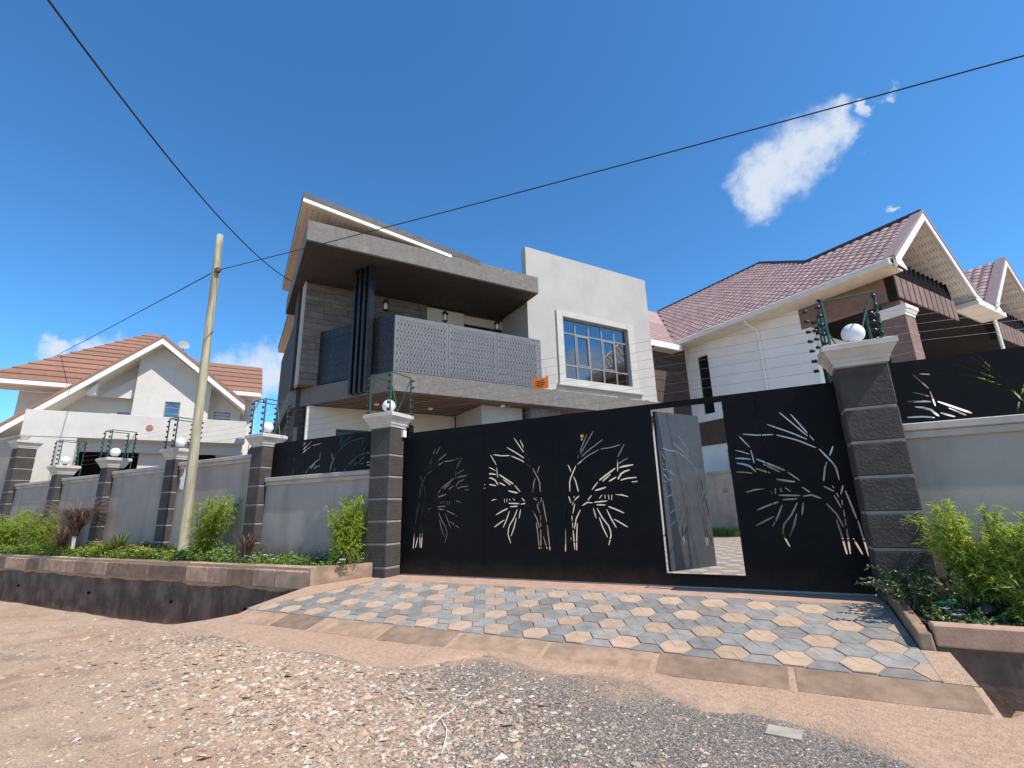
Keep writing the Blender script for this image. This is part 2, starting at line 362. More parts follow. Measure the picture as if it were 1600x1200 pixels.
def solo(name, mb, mat, label, cat, group=None, off=None, smooth=False):   # a thing that is one mesh
    off = off or mb.v[0]; me = mb.mesh(name, off)
    if smooth: me.polygons.foreach_set('use_smooth', [True]*len(me.polygons))
    return tag(link(name, me, mat, None, off), label, cat, group)
def struct(name, mb, mat, smooth=False, kind='structure'):
    me = mb.mesh(name)
    if smooth: me.polygons.foreach_set('use_smooth', [True]*len(me.polygons))
    return tag(link(name, me, mat), kind=kind)
def cells(mb, xs, zs, solid, y0, y1):
    """wall slab in the xz plane with real openings: solid(i, j) tells which cells are wall"""
    nx, nz = len(xs)-1, len(zs)-1
    S = lambda i, j: 0 <= i < nx and 0 <= j < nz and solid((xs[i]+xs[i+1])/2, (zs[j]+zs[j+1])/2)
    for i in range(nx):
        for j in range(nz):
            if not S(i, j): continue
            a, b, c, d = xs[i], xs[i+1], zs[j], zs[j+1]
            mb.quad((a, y0, c), (b, y0, c), (b, y0, d), (a, y0, d)); mb.quad((b, y1, c), (a, y1, c), (a, y1, d), (b, y1, d))
            if not S(i-1, j): mb.quad((a, y1, c), (a, y0, c), (a, y0, d), (a, y1, d))
            if not S(i+1, j): mb.quad((b, y0, c), (b, y1, c), (b, y1, d), (b, y0, d))
            if not S(i, j-1): mb.quad((a, y1, c), (b, y1, c), (b, y0, c), (a, y0, c))
            if not S(i, j+1): mb.quad((a, y0, d), (b, y0, d), (b, y1, d), (a, y1, d))
    return mb
def wall_open(x0, x1, y0, y1, z0, z1, holes):
    xs = sorted(set([x0, x1]+[h[0] for h in holes]+[h[1] for h in holes])); zs = sorted(set([z0, z1]+[h[2] for h in holes]+[h[3] for h in holes]))
    xs = [x for x in xs if x0 <= x <= x1]; zs = [z for z in zs if z0 <= z <= z1]
    return cells(MB(), xs, zs, lambda x, z: not any(h[0] < x < h[1] and h[2] < z < h[3] for h in holes), y0, y1)
def cut_sheet(name, outline, holes, th):
    """flat sheet in the xz plane with cut-out slots, thickness th around y = 0"""
    cu_ = bpy.data.curves.new(name, 'CURVE'); cu_.dimensions = '2D'; cu_.fill_mode = 'BOTH'; cu_.extrude = th/2
    for ring in [outline]+holes:
        sp = cu_.splines.new('POLY'); sp.points.add(len(ring)-1); sp.use_cyclic_u = True
        for k, (x, y) in enumerate(ring): sp.points[k].co = (x, y, 0, 1)
    ob = bpy.data.objects.new(name, cu_); COL.objects.link(ob)
    dg = bpy.context.evaluated_depsgraph_get(); me = bpy.data.meshes.new_from_object(ob.evaluated_get(dg))
    bpy.data.objects.remove(ob); bpy.data.curves.remove(cu_)
    me.transform(Matrix.Rotation(pi/2, 4, 'X')); me.name = name; me.materials.clear()
    return me
def stroke_poly(pts, w):
    """ribbon outline with pointed-round ends around a polyline"""
    P = [Vector((x, y)) for x, y in pts]; L = []; R = []
    for i, p in enumerate(P):
        d = (P[min(i+1, len(P)-1)]-P[max(0, i-1)]).normalized(); n = Vector((-d.y, d.x))
        k = .62 if i in (0, len(P)-1) else 1.0
        L.append(p+n*w/2*k); R.append(p-n*w/2*k)
    a = P[0]-(P[1]-P[0]).normalized()*w*.45; b = P[-1]+(P[-1]-P[-2]).normalized()*w*.45
    return [tuple(a)]+[tuple(q) for q in L]+[tuple(b)]+[tuple(q) for q in R[::-1]]
def H3(s, q, z): v = HD*s+HG*q; return Vector((v.x, v.y, z))

# ------------------------------------------------------------------ terrain
SLOPE = 0.147
def drive_z(y): return -SLOPE*(6.2-y)
def nz2(x, y, s, seed=0.): return mnoise.noise(Vector((x*s+seed, y*s-seed*1.7, seed*.37)))
def road_z(x, y):
    z = -.335 + .012*mnoise.noise(Vector((x*.55+y*.35, (y*.85-x*.55)*3.2, 4.4))) + .018*nz2(x, y, .7) + .012*nz2(x, y, 2.1, 3) + .006*nz2(x, y, 6.5, 9) + .003*nz2(x, y, 17, 5)
    if x < -5: z += -.02*min(1, (-5-x)/3)
    if y < 1.5: z -= .03*min(1, (1.5-y)/3)
    return z
DRX = lambda y: -6.62 if y > 4.75 else -6.62-.62*(4.75-y)/.72      # right end of the left drain
def ground_z(x, y):
    if y > 6.42: return -.03
    if x < DRX(y)-.02 and 4.02 < y < 5.9: return -1.3
    if x > 1.06 and 4.62 < y < 5.6: return -1.15
    if y > 5.9: return -.15
    if y > 4.35 and -7.3 < x < 1.2: return min(drive_z(y)-.16, -.32)
    return road_z(x, y)
def axis(segs):
    out = []
    for a, b, st in segs:
        n = max(1, round((b-a)/st)); out += [a+(b-a)*i/n for i in range(n)]
    return out+[segs[-1][1]]
gx = axis([(-900, -60, 120), (-60, -20, 5), (-20, -9, .25), (-9, -6.0, .06), (-6.0, 2.2, .035), (2.2, 8, .4), (8, 60, 8), (60, 900, 120)])
gy = axis([(-900, -40, 120), (-40, -4, 4), (-4, .8, .3), (.8, 4.0, .035), (4.0, 4.06, .03), (4.06, 4.60, .05), (4.60, 4.64, .02), (4.64, 5.88, .1), (5.88, 5.92, .02), (5.92, 6.4, .1), (6.4, 6.44, .02), (6.44, 9, .4), (9, 60, 6), (60, 900, 120)])
gv = [(x, y, ground_z(x, y)) for y in gy for x in gx]; nxg = len(gx)
gf = [(j*nxg+i, j*nxg+i+1, (j+1)*nxg+i+1, (j+1)*nxg+i) for j in range(len(gy)-1) for i in range(nxg-1)]
t = NT('road_dirt')
n1 = t.noise(1.3, 8, .6); n2 = t.noise(9, 8, .65); n3 = t.noise(60, 6, .7)
base = t.ramp(n2, [(.28, (0.385, 0.24, 0.152)), (.5, (0.488, 0.333, 0.222)), (.72, (0.555, 0.411, 0.292))])
def blob(cx, cy, r0, r1):
    d = t.n('ShaderNodeVectorMath', operation='DISTANCE'); d.inputs[1].default_value = (cx, cy, -.33); w = t.n('ShaderNodeVectorMath', operation='ADD'); t.l(t.co, w.inputs[0])
    nn = t.n('ShaderNodeTexNoise'); nn.inputs['Scale'].default_value = 1.6; nn.inputs['Detail'].default_value = 7; t.l(t.co, nn.inputs['Vector'])
    sb = t.n('ShaderNodeVectorMath', operation='SUBTRACT'); t.l(nn.outputs['Color'], sb.inputs[0]); sb.inputs[1].default_value = (.5, .5, .5)
    sm = t.n('ShaderNodeVectorMath', operation='SCALE'); sm.inputs['Scale'].default_value = 1.6; t.l(sb.outputs[0], sm.inputs[0]); t.l(sm.outputs[0], w.inputs[1])
    t.l(w.outputs[0], d.inputs[0]); return t.rng(d.outputs['Value'], r0, r1, 1, 0)
gm = None
for bb in ((-.6, 3.0, .8, 1.5), (-1.6, 3.2, .6, 1.3), (.4, 2.6, .7, 1.4), (-2.3, 3.5, .4, 1.0), (-1.3, 2.4, .3, 1.0), (-4.2, 4.0, .1, .7), (1.2, 1.9, .3, 1.0), (-6.0, 3.9, 0, .6)):
    m_ = blob(*bb); gm = m_ if gm is None else t.math('MAXIMUM', gm, m_)
vor = t.n('ShaderNodeTexVoronoi'); vor.inputs['Scale'].default_value = 120; t.l(t.co, vor.inputs['Vector'])
sepc = t.n('ShaderNodeSeparateColor'); t.l(vor.outputs['Color'], sepc.inputs[0])
grey = t.ramp(sepc.outputs[0], [(0, (.085, .073, .063)), (.55, (.20, .172, .146)), (.86, (.33, .285, .24)), (1, (.60, .52, .43))])
peb = t.ramp(sepc.outputs[1], [(0, (0.296, 0.185, 0.118)), (.45, (0.459, 0.311, 0.211)), (.8, (0.533, 0.392, 0.281)), (1, (0.629, 0.533, 0.422))])
chip = t.rng(n1, .40, .62)
base = t.mix(t.math('MULTIPLY', t.rng(t.noise(.9, 6, .6), .48, .66), .55), base, (0.367, 0.215, 0.129))
base = t.mix(t.math('MULTIPLY', chip, .75), base, peb)
base = t.mix(t.math('MULTIPLY', t.rng(t.noise(2.6, 7, .65), .50, .68), .5), base, (.20, .125, .08))
a = t.mix(t.math('MULTIPLY', gm, .96), base, grey)
a = t.mix(t.math('MULTIPLY', t.rng(n3, .45, .75), .35), a, (.38, .25, .17))
t.color(a); t.rough(.95); t.b.inputs['Specular IOR Level'].default_value = .25
hgt = t.math('ADD', t.math('MULTIPLY', vor.outputs['Distance'], -.6), t.math('MULTIPLY', n3, 1.0)); t.bump(hgt, .75, .010); MATS['road_dirt'] = t.m
g = MB(); g.v = gv; g.f = gf
me = g.mesh('ground', fix=False); me.polygons.foreach_set('use_smooth', [True]*len(me.polygons))
tag(link('ground', me, 'road_dirt'), kind='structure')

# loose stones on the road: too many to count, one mesh
def stones(name, spec, seed, mat, flat=False):
    R = np.random.default_rng(seed); V = []; F = []; k = 0
    oct_v = np.array([(1, 0, 0), (-1, 0, 0), (0, 1, 0), (0, -1, 0), (0, 0, 1), (0, 0, -1)], float)
    cub = np.array([(-1, -1, -1), (1, -1, -1), (1, 1, -1), (-1, 1, -1), (-.7, -.7, 1), (.75, -.6, 1), (.6, .7, 1), (-.7, .6, 1)], float)*.62
    of = [(0, 2, 4), (2, 1, 4), (1, 3, 4), (3, 0, 4), (2, 0, 5), (1, 2, 5), (3, 1, 5), (0, 3, 5)]
    cf = [(3, 2, 1, 0), (4, 5, 6, 7), (0, 1, 5, 4), (1, 2, 6, 5), (2, 3, 7, 6), (3, 0, 4, 7)]
    for (n, xc, yc, sx, sy, smin, smax, mode) in spec:
        for i in range(n):
            if mode == 'u': x = R.uniform(xc-sx, xc+sx); y = R.uniform(yc-sy, yc+sy)
            else: x = R.normal(xc, sx); y = R.normal(yc, sy)
            if y > edge_y(x)-.03 or y < .6 or x < -16 or x > 3: continue
            sz = smin*(smax/smin)**(R.random()**2.4)
            bv, bf = (cub, cf) if R.random() < .6 else (oct_v, of)
            v = bv*R.uniform(.75, 1.2, bv.shape)*np.array([1, R.uniform(.55, 1), R.uniform(.22, .5) if not flat else R.uniform(.10, .24)])*sz
            a = R.uniform(0, 6.28); tl = R.uniform(-.35, .35) if not flat else R.normal(0, .30); ca, sa = cos(a), sin(a)
            rot = np.array([[ca, -sa, 0], [sa, ca, 0], [0, 0, 1]])@np.array([[1, 0, 0], [0, cos(tl), -sin(tl)], [0, sin(tl), cos(tl)]])
            v = v@rot.T+np.array([x, y, road_z(x, y)+sz*.06])
            V += [tuple(q) for q in v.tolist()]; F += [tuple(j+k for j in f) for f in bf]; k += len(bv)
    m_ = MB(); m_.v = V; m_.f = F; me = m_.mesh(name, fix=False)
    return tag(link(name, me, mat), kind='stuff')
EDGE = [(-16, 4.0), (-7.2, 3.98), (-6.7, 3.92), (-6.0, 3.80), (-5.0, 3.74), (-4.2, 3.72), (-3.6, 3.74), (-3.0, 3.80), (-2.85, 4.05), (-2.6, 4.30), (-2.35, 4.25), (-2.0, 4.10), (-1.75, 4.12), (-1.46, 4.22), (-1.04, 4.06), (-.85, 3.92), (-.59, 3.80), (-.35, 3.86), (-.13, 3.82), (.1, 3.72), (.29, 3.60), (.53, 3.36), (.8, 3.22), (1.1, 3.2), (1.5, 3.0), (3, 2.9)]
def edge_y(x):
    for (a, ya), (b, yb) in zip(EDGE, EDGE[1:]):
        if a <= x <= b: return ya+(yb-ya)*(x-a)/(b-a)+.035*nz2(x, 0, 5, 2)+.02*nz2(x, 1, 14, 4)
    return 3.0
t = NT('gravel_mixed'); r = t.island()
a = t.ramp(r, [(0, (0.112, 0.088, 0.072)), (.16, (0.264, 0.164, 0.108)), (.34, (0.4, 0.264, 0.172)), (.55, (0.464, 0.336, 0.236)), (.70, (0.32, 0.268, 0.22)), (.84, (0.576, 0.48, 0.368)), (1, (0.704, 0.64, 0.544))])
a = t.mix(t.math('MULTIPLY', t.rng(t.noise(2.2, 5), .3, .7), .6), a, (0.502, 0.342, 0.228)); t.color(a); t.rough(.9); t.bump(t.noise(120, 4), .4, .003); MATS['gravel_mixed'] = t.m
t = NT('shard'); r = t.island()
a = t.ramp(r, [(0, (0.139, 0.102, 0.082)), (.10, (0.279, 0.164, 0.102)), (.24, (0.426, 0.271, 0.172)), (.40, (0.508, 0.377, 0.262)), (.52, (0.361, 0.303, 0.254)), (.64, (0.476, 0.295, 0.205)), (.78, (0.59, 0.476, 0.353)), (.92, (0.656, 0.566, 0.443)), (1, (0.705, 0.648, 0.558))])
a = t.mix(t.math('MULTIPLY', t.rng(t.noise(30, 5), .35, .7), .45), a, (0.468, 0.32, 0.215)); t.color(a); t.rough(.9); t.bump(t.noise(90, 5), .5, .004); MATS['shard'] = t.m
t = NT('gravel_grey'); r = t.island()
a = t.ramp(r, [(0, (.06, .053, .047)), (.5, (.16, .14, .122)), (.85, (.29, .255, .22)), (.95, (.50, .41, .33)), (1, (.74, .66, .56))])
t.color(a); t.rough(.88); t.bump(t.noise(120, 4), .4, .003); MATS['gravel_grey'] = t.m
stones('gravel_chips', [(13000, -3.0, 2.9, 1.05, .75, .004, .022, 'g'), (8000, -2.2, 2.5, .9, .6, .004, .02, 'g'), (5000, -6.5, 2.9, 2.8, .8, .004, .018, 'g'), (3500, -.3, 2.9, 1.0, .5, .004, .018, 'g'), (6000, -7, 2.6, 6, 1.6, .003, .010, 'u'), (1500, -3.0, 2.85, .85, .5, .012, .030, 'g'), (700, -2.0, 2.5, .6, .35, .012, .03, 'g'), (160, -5.2, 3.1, 1.6, .6, .012, .03, 'g'), (34, -3.4, 2.9, 1.1, .7, .035, .06, 'g'), (40, -.2, 2.75, .8, .35, .016, .034, 'g'), (2500, -4.5, 3.7, 1.6, .14, .004, .016, 'g')], 3, 'gravel_mixed')
stones('stone_shards', [(3600, -3.5, 2.95, 1.05, .5, .014, .050, 'g'), (1500, -2.3, 2.55, .6, .4, .014, .045, 'g'), (1300, -5.6, 3.2, 1.3, .4, .012, .04, 'g'), (500, -4.6, 3.6, 1.1, .12, .014, .04, 'g'), (90, -.3, 2.7, .7, .3, .014, .034, 'g'), (60, .5, 2.6, .5, .25, .014, .03, 'g')], 9, 'shard', True)
stones('grey_aggregate', [(26000, -.7, 3.0, .9, .55, .003, .012, 'g'), (10000, -1.8, 3.3, .7, .45, .003, .012, 'g'), (9000, .3, 2.7, .7, .4, .003, .011, 'g'), (2600, -4.8, 3.75, .9, .15, .004, .014, 'g'), (2000, -3.2, 3.3, 1.0, .5, .003, .012, 'g')], 5, 'gravel_grey')
# ------------------------------------------------------------------ driveway, drains, kerbs
dw = MB()
dw.prism([(1.03, 6.45), (-5.70, 6.45), (-5.92, 6.27), (-6.60, 5.63), (-6.62, 4.66), (-7.18, 4.06), (-6.9, 4.25), (-6.3, 4.35), (1.08, 4.35), (1.06, 5.21), (1.03, 5.3)], -1.29, lambda x, y: drive_z(y)-.05)
drive = struct('driveway', dw, 'mortar')
# apron of mortar from the edge slabs down to the road, ragged lower edge
ap = MB(); xs = [-7.2+i*.06 for i in range(int(10.0/.06)+1)]; NR = 7
for x in xs:
    yi = 4.40 if -6.75 < x < 1.1 else (4.40-(-6.75-x)*.75 if x <= -6.75 else min(4.60, 4.4+(x-1.1)))
    zi = (drive_z(yi)-.040) if x < 1.1 else drive_z(4.4)-.040-.02*(x-1.1)
    ye = edge_y(x)
    for k in range(NR):
        s_ = k/(NR-1); y = yi+(ye-yi)*s_; z = zi+(road_z(x, ye)-.012+.006*nz2(x, 7, 8)-zi)*(s_**1.3)+.012*sin(pi*s_)+.010*nz2(x, y, 4)+.005*nz2(x, y, 15)
        if k == 0: z -= .03
        if k == NR-1: z = road_z(x, ye)-.02
        if k == NR-2: y = ye+(yi-ye)*.06; z = max(z, road_z(x, y)+.012+.014*nz2(x, 3, 9))
        ap.v.append((x, y, z))
for i in range(len(xs)-1):
    for k in range(NR-1): a_ = i*NR+k; ap.f.append((a_, a_+NR, a_+NR+1, a_+1))
apron = struct('driveway_apron', ap, 'mortar', smooth=True)
# edge slabs laid along the lower edge of the paving
cuts = [-6.55, -5.75, -5.05, -4.0, -3.06, -2.05, -1.05, -.03, 1.06]
for a_, b_ in zip(cuts, cuts[1:]):
    m_ = MB(); g_ = .02+.02*rnd.random(); y1 = 4.636; y0 = 4.325+.03*rnd.random(); top = lambda x, y: drive_z(y)-.004-(.034 if y < 4.5 else 0)
    m_.prism([(a_+g_, y0), (b_-g_, y0+.02*rnd.random()), (b_-g_, y1), (a_+g_, y1)], lambda x, y: drive_z(y)-.10, top); part('edge_slab', m_, 'slab', apron)
m_ = MB(); m_.prism([(-6.6, 4.30), (1.08, 4.30), (1.08, 4.642), (-6.6, 4.642)], lambda x, y: drive_z(y)-.14, lambda x, y: drive_z(y)-.010-(.036 if y < 4.5 else 0)); part('slab_bed', m_, 'mortar', apron)
# concrete lip beside the left drain and behind the right kerb
m_ = MB(); m_.prism([(-5.60, 6.22), (-5.93, 6.24), (-6.60, 5.60), (-6.62, 4.66), (-6.56, 4.66)], lambda x, y: drive_z(y)-.08, lambda x, y: drive_z(y)-.004+.02*max(0, (-x-5.6))*.4); part('drive_lip', m_, 'mortar', drive)
m_ = MB(); m_.prism([(.885, 4.645), (1.07, 4.645), (1.065, 5.17), (.885, 5.17)], lambda x, y: drive_z(y)-.08, lambda x, y: drive_z(y)-.004); part('drive_lip', m_, 'mortar', drive)
# threshold strip with the gate rail
m_ = MB(); m_.cbox(-5.66, .88, 6.17, 7.0, -.2, -.010, .006); thr = struct('threshold', m_, 'threshold')
m_ = MB(); m_.box(-5.6, .87, 6.735, 6.765, -.012, .004); part('gate_rail', m_, 'galv', thr)

# hexagonal pavers on the slope: every third one sand coloured
D_ = .262; SIDE = D_/sqrt(3); CS = sqrt(1+SLOPE*SLOPE)
PAV = [(-5.545, 6.165), (-6.60, 4.645), (.882, 4.645), (.882, 6.165)]
def clip_poly(poly, clip):
    out = poly
    for i in range(len(clip)):
        a, b = Vector(clip[i]), Vector(clip[(i+1) % len(clip)]); e = b-a; inside = lambda p: e.x*(p[1]-a.y)-e.y*(p[0]-a.x) >= -1e-9
        inp, out = out, []
        for j in range(len(inp)):
            p, q = inp[j], inp[(j+1) % len(inp)]; ip, iq = inside(p), inside(q)
            if ip: out.append(p)
            if ip != iq:
                d = (q[0]-p[0], q[1]-p[1]); den = e.x*d[1]-e.y*d[0]; tt = -(e.x*(p[1]-a.y)-e.y*(p[0]-a.x))/den; out.append((p[0]+d[0]*tt, p[1]+d[1]*tt))
        if not out: return []
    return out
def hexring(r, cx=0, cy=0): return [(cx+r*cos(pi/3*k), cy+r*sin(pi/3*k)) for k in range(6)]
def paver_mesh(name):
    m_ = MB(); r = SIDE-.005; m_.prism(hexring(r), -.05, -.003); R6 = hexring(r-.001)
    for k in range(3):
        c = [(0, 0), R6[2*k], R6[2*k+1], R6[(2*k+2) % 6]]; cx = sum(p[0] for p in c)/4; cy = sum(p[1] for p in c)/4
        lo = [(cx+(p[0]-cx)*.985, cy+(p[1]-cy)*.985) for p in c]; hi = [(cx+(p[0]-cx)*.962, cy+(p[1]-cy)*.962) for p in c]
        vs = [(x, y, -.0035) for x, y in lo]+[(x, y, 0) for x, y in hi]
        m_.add(vs, [(4, 5, 6, 7)]+[(i, (i+1) % 4, 4+(i+1) % 4, 4+i) for i in range(4)])
    return m_.mesh(name)
pm = {'paver_cream': paver_mesh('paver_sand'), 'paver_grey': paver_mesh('paver_grey')}
T0 = (6.2-5.182)*CS; X0 = -.2387
tilt = math.atan(SLOPE)
clipT = [(x, (6.2-y)*CS) for x, y in PAV][::-1]
area2 = sum(clipT[i][0]*clipT[(i+1) % 4][1]-clipT[(i+1) % 4][0]*clipT[i][1] for i in range(4))
if area2 < 0: clipT = clipT[::-1]
pav_root = struct('paving_bed', MB().prism(PAV, lambda x, y: drive_z(y)-.06, lambda x, y: drive_z(y)-.012), 'paver_joint')
rp_ = random.Random(4)
for ia in range(-30, 8):
    for ib in range(-24, 24):
        cx = X0+ia*1.5*SIDE; ct = T0+(ib+.5*(ia % 2))*D_
        # axial coordinates of an odd-q layout
        qx = ia; rz = ib-(ia-(ia & 1))//2
        cream = (qx-rz) % 3 == 0
        ring = hexring(SIDE-.004, cx, ct)
        cl = clip_poly(ring, clipT)
        if len(cl) < 3: continue
        ar = abs(sum(cl[i][0]*cl[(i+1) % len(cl)][1]-cl[(i+1) % len(cl)][0]*cl[i][1] for i in range(len(cl))))/2
        if ar < .004: continue
        mat = 'paver_cream' if cream else 'paver_grey'
        y = 6.2-ct/CS; dz = rp_.uniform(-.0025, .0025)
        if ar > .97*abs(2.598*(SIDE-.004)**2):
            o = link('paver', pm[mat], mat, pav_root, (cx, y, drive_z(y)+dz), tuple((Matrix.Rotation(tilt+rp_.uniform(-.006, .006), 3, 'X') @ Matrix.Rotation(rp_.uniform(-.006, .006), 3, 'Y') @ Matrix.Rotation(rp_.choice((0, 0, 0, 1))*pi/3, 3, 'Z')).to_euler()))
        else:
            m_ = MB(); P2 = [(x, 6.2-tt/CS) for x, tt in cl]; xm = sum(p[0] for p in P2)/len(P2); ym = sum(p[1] for p in P2)/len(P2)
            P3 = [(xm+(x-xm)*.97, ym+(y_-ym)*.97) for x, y_ in P2]; nn = len(P2)
            m_.add([(x, y_, drive_z(y_)-.04) for x, y_ in P2]+[(x, y_, drive_z(y_)-.006) for x, y_ in P2]+[(x, y_, drive_z(y_)-.001) for x, y_ in P3],
                   [(i, (i+1) % nn, nn+(i+1) % nn, nn+i) for i in range(nn)]+[(nn+i, nn+(i+1) % nn, 2*nn+(i+1) % nn, 2*nn+i) for i in range(nn)]+[tuple(range(2*nn, 3*nn))])
            part('paver', m_, mat, pav_root)
# paving of the yard seen through the open wicket door (far off: one mesh)
for mat, keep in (('paver_cream', True), ('paver_grey', False)):
    m_ = MB()
    for ia in range(-16, 3):
        for ib in range(-52, -2):
            qx = ia; rz = ib-(ia-(ia & 1))//2
            if ((qx-rz) % 3 == 0) != keep: continue
            cx = X0+ia*1.5*SIDE; y = 6.2-(ib+.5*(ia % 2))*D_
            if y < 7.16 or y > 17.2: continue
            m_.prism(hexring(SIDE-.004, cx, y), -.04, -.012+rp_.uniform(-.002, .002))
    if keep: yp = struct('yard_paving', m_, mat)
    else: tag(part('grey_pavers', m_, mat, yp), kind='stuff')

# left drain: retaining wall, kerb stones on top, planted strip behind
m_ = MB(); xs_ = [-40]+[-26+i*.12 for i in range(int(19.4/.12)+1)]; zs_ = [-1.3, -1.0, -.8, -.6, -.45, -.3, -.2, -.13]
nzc = len(zs_)
for x in xs_:
    for z in zs_: m_.v.append((x, 5.735+.022*nz2(x, z, 1.5, 8)+.012*nz2(x, z, 6, 2), z))
for i in range(len(xs_)-1):
    for k in range(nzc-1): a_ = i*nzc+k; m_.f.append((a_, a_+nzc, a_+nzc+1, a_+1))
m_.box(-40, -6.60, 5.77, 5.95, -1.3, -.131)
drain = solo('drain_wall', m_, 'drain_wall', 'stained dark concrete drain wall under the kerb stones of the long planting strip', 'wall', off=(-6.6, 5.74, -1.3))
OFF[drain.name] = (-6.6, 5.74, -1.3)
for x0, x1 in ((-17.2, .06), (-13.6, .06), (-10.4, .05), (-8.2, .05)): 
    m_ = MB(); m_.tube([(x0, 5.80, -.52), (x0, 5.70, -.53)], .028, 8); part('weep_hole', m_, 'dark_inside', drain)
m_ = MB(); pts = []; rr_ = []
for i in range(160):
    x = -26+19.4*i/159; pts.append((x, 5.725-.015*abs(nz2(x, 2, 2.3)), -.150+.040*nz2(x, 5, 1.1)+.02*nz2(x, 6, 5))); rr_.append(max(.014, .046+.04*nz2(x, 9, 2.1)+.015*nz2(x, 4, 9)))
m_.tube(pts, rr_, 7); part('mortar_lip', m_, 'mortar', drain, smooth=True)
kerb_meshes = {}
def kerb_stone(x0, x1, parent=None):
    L = x1-x0; key = round(L, 2)
    if key not in kerb_meshes:
        prof = [(5.66, -.128), (5.66, .120), (5.70, .185), (5.72, .200), (5.835, .200), (5.835, -.128)]
        k = MB(); n = len(prof); e = L-.012
        yc, zc = 5.75, .03; k.add([(0.0, yc+(y-yc)*.93, zc+(z-zc)*.95) for y, z in prof]+[(.014, y, z) for y, z in prof]+[(e-.014, y, z) for y, z in prof]+[(e, yc+(y-yc)*.93, zc+(z-zc)*.95) for y, z in prof], [tuple(range(n)), tuple(range(3*n, 4*n))[::-1]]+[(j*n+i, j*n+(i+1) % n, (j+1)*n+(i+1) % n, (j+1)*n+i) for j in range(3) for i in range(n)])
        kerb_meshes[key] = k.mesh('kerb_stone', (0, 5.66, -.128))
    return link('kerb_stone', kerb_meshes[key], 'kerb', kerbs, (x0, 5.66+rnd.uniform(-.006, .006), -.128+rnd.uniform(-.004, .004)), (0, rnd.uniform(-.004, .004), rnd.uniform(-.006, .006)))
kerbs = thing('planter_kerb', 'row of weathered red-brown kerb stones edging the long planting strip', 'kerb', (0, 0, 0))
m_ = MB(); m_.box(-25.5, -6.60, 5.672, 5.82, -.127, .184); part('mortar_core', m_, 'mortar', kerbs)
x = -6.585; i = 0
while x > -25.5:
    L = (.83, .58, .70, .57, .69, .62, .66, .9, .72, .64)[i % 10]; kerb_stone(x-L, x, kerbs); x -= L; i += 1
m_ = MB(); m_.hexa([(-6.585, 5.655, -.2), (-5.90, 6.295, -.16), (-6.00, 6.40, -.16), (-6.60, 5.84, -.2), (-6.585, 5.655, .195), (-5.90, 6.295, .215), (-6.00, 6.40, .215), (-6.60, 5.84, .2)])
part('splayed_end', m_, 'kerb', kerbs)
m_ = MB(); pts = []; rr_ = []
for i in range(14):
    s_ = i/13; pts.append((-6.60+.69*s_, 5.63+.645*s_, -.135+.10*s_+.02*nz2(s_, 2, 4))); rr_.append(.04+.015*nz2(s_, 3, 6))
m_.tube(pts, rr_, 7); part('mortar_lip', m_, 'mortar', kerbs, smooth=True)
# right side: low kerb along the drive and front edge of the right planter
m_ = MB(); rz = lambda y: drive_z(y)+.118
m_.hexa([(.888, 5.19, -.25), (1.0, 5.19, -.25), (1.0, 6.32, -.1), (.905, 6.32, -.1), (.893, 5.195, rz(5.19)), (.985, 5.195, rz(5.19)), (.99, 6.32, rz(6.32)), (.91, 6.32, rz(6.32))])
bm_k = solo('drive_kerb', m_, 'kerb', 'low sloping kerb between the paving and the small planting bed', 'kerb')
md = bm_k.modifiers.new('bevel', 'BEVEL'); md.width = .018; md.segments = 3
m_ = MB(); m_.cbox(1.0, 7, 5.20, 5.34, -.13, .032, .012); kr = solo('planter_edge', m_, 'threshold', 'salmon concrete front edge of the small planting bed above the drain', 'kerb'); OFF[kr.name] = m_.v[0]
m_ = MB(); m_.box(1.0, 7, 5.225, 5.335, -1.2, -.132); part('drain_face', m_, 'drain_wall', kr)
# planting soil
def soil(name, xs, ys, zf, inside):
    m_ = MB(); idx = {}
    for j, y in enumerate(ys):
        for i, x in enumerate(xs): idx[i, j] = len(m_.v); m_.v.append((x, y, zf+.03*nz2(x, y, 3)+.02*nz2(x, y, 9)))
    for j in range(len(ys)-1):
        for i in range(len(xs)-1):
            if inside((xs[i]+xs[i+1])/2, (ys[j]+ys[j+1])/2): m_.f.append((idx[i, j], idx[i+1, j], idx[i+1, j+1], idx[i, j+1]))
    return struct(name, m_, 'soil', smooth=True)
soil('planting_soil', [-28+i*.12 for i in range(186)], [5.80+i*.06 for i in range(13)], .15, lambda x, y: x < -6.62+(y-5.70)*1.08 and x < -6.0)
soil('planting_soil', [1.0+i*.1 for i in range(60)], [5.30+i*.1 for i in range(13)], -.005, lambda x, y: True)

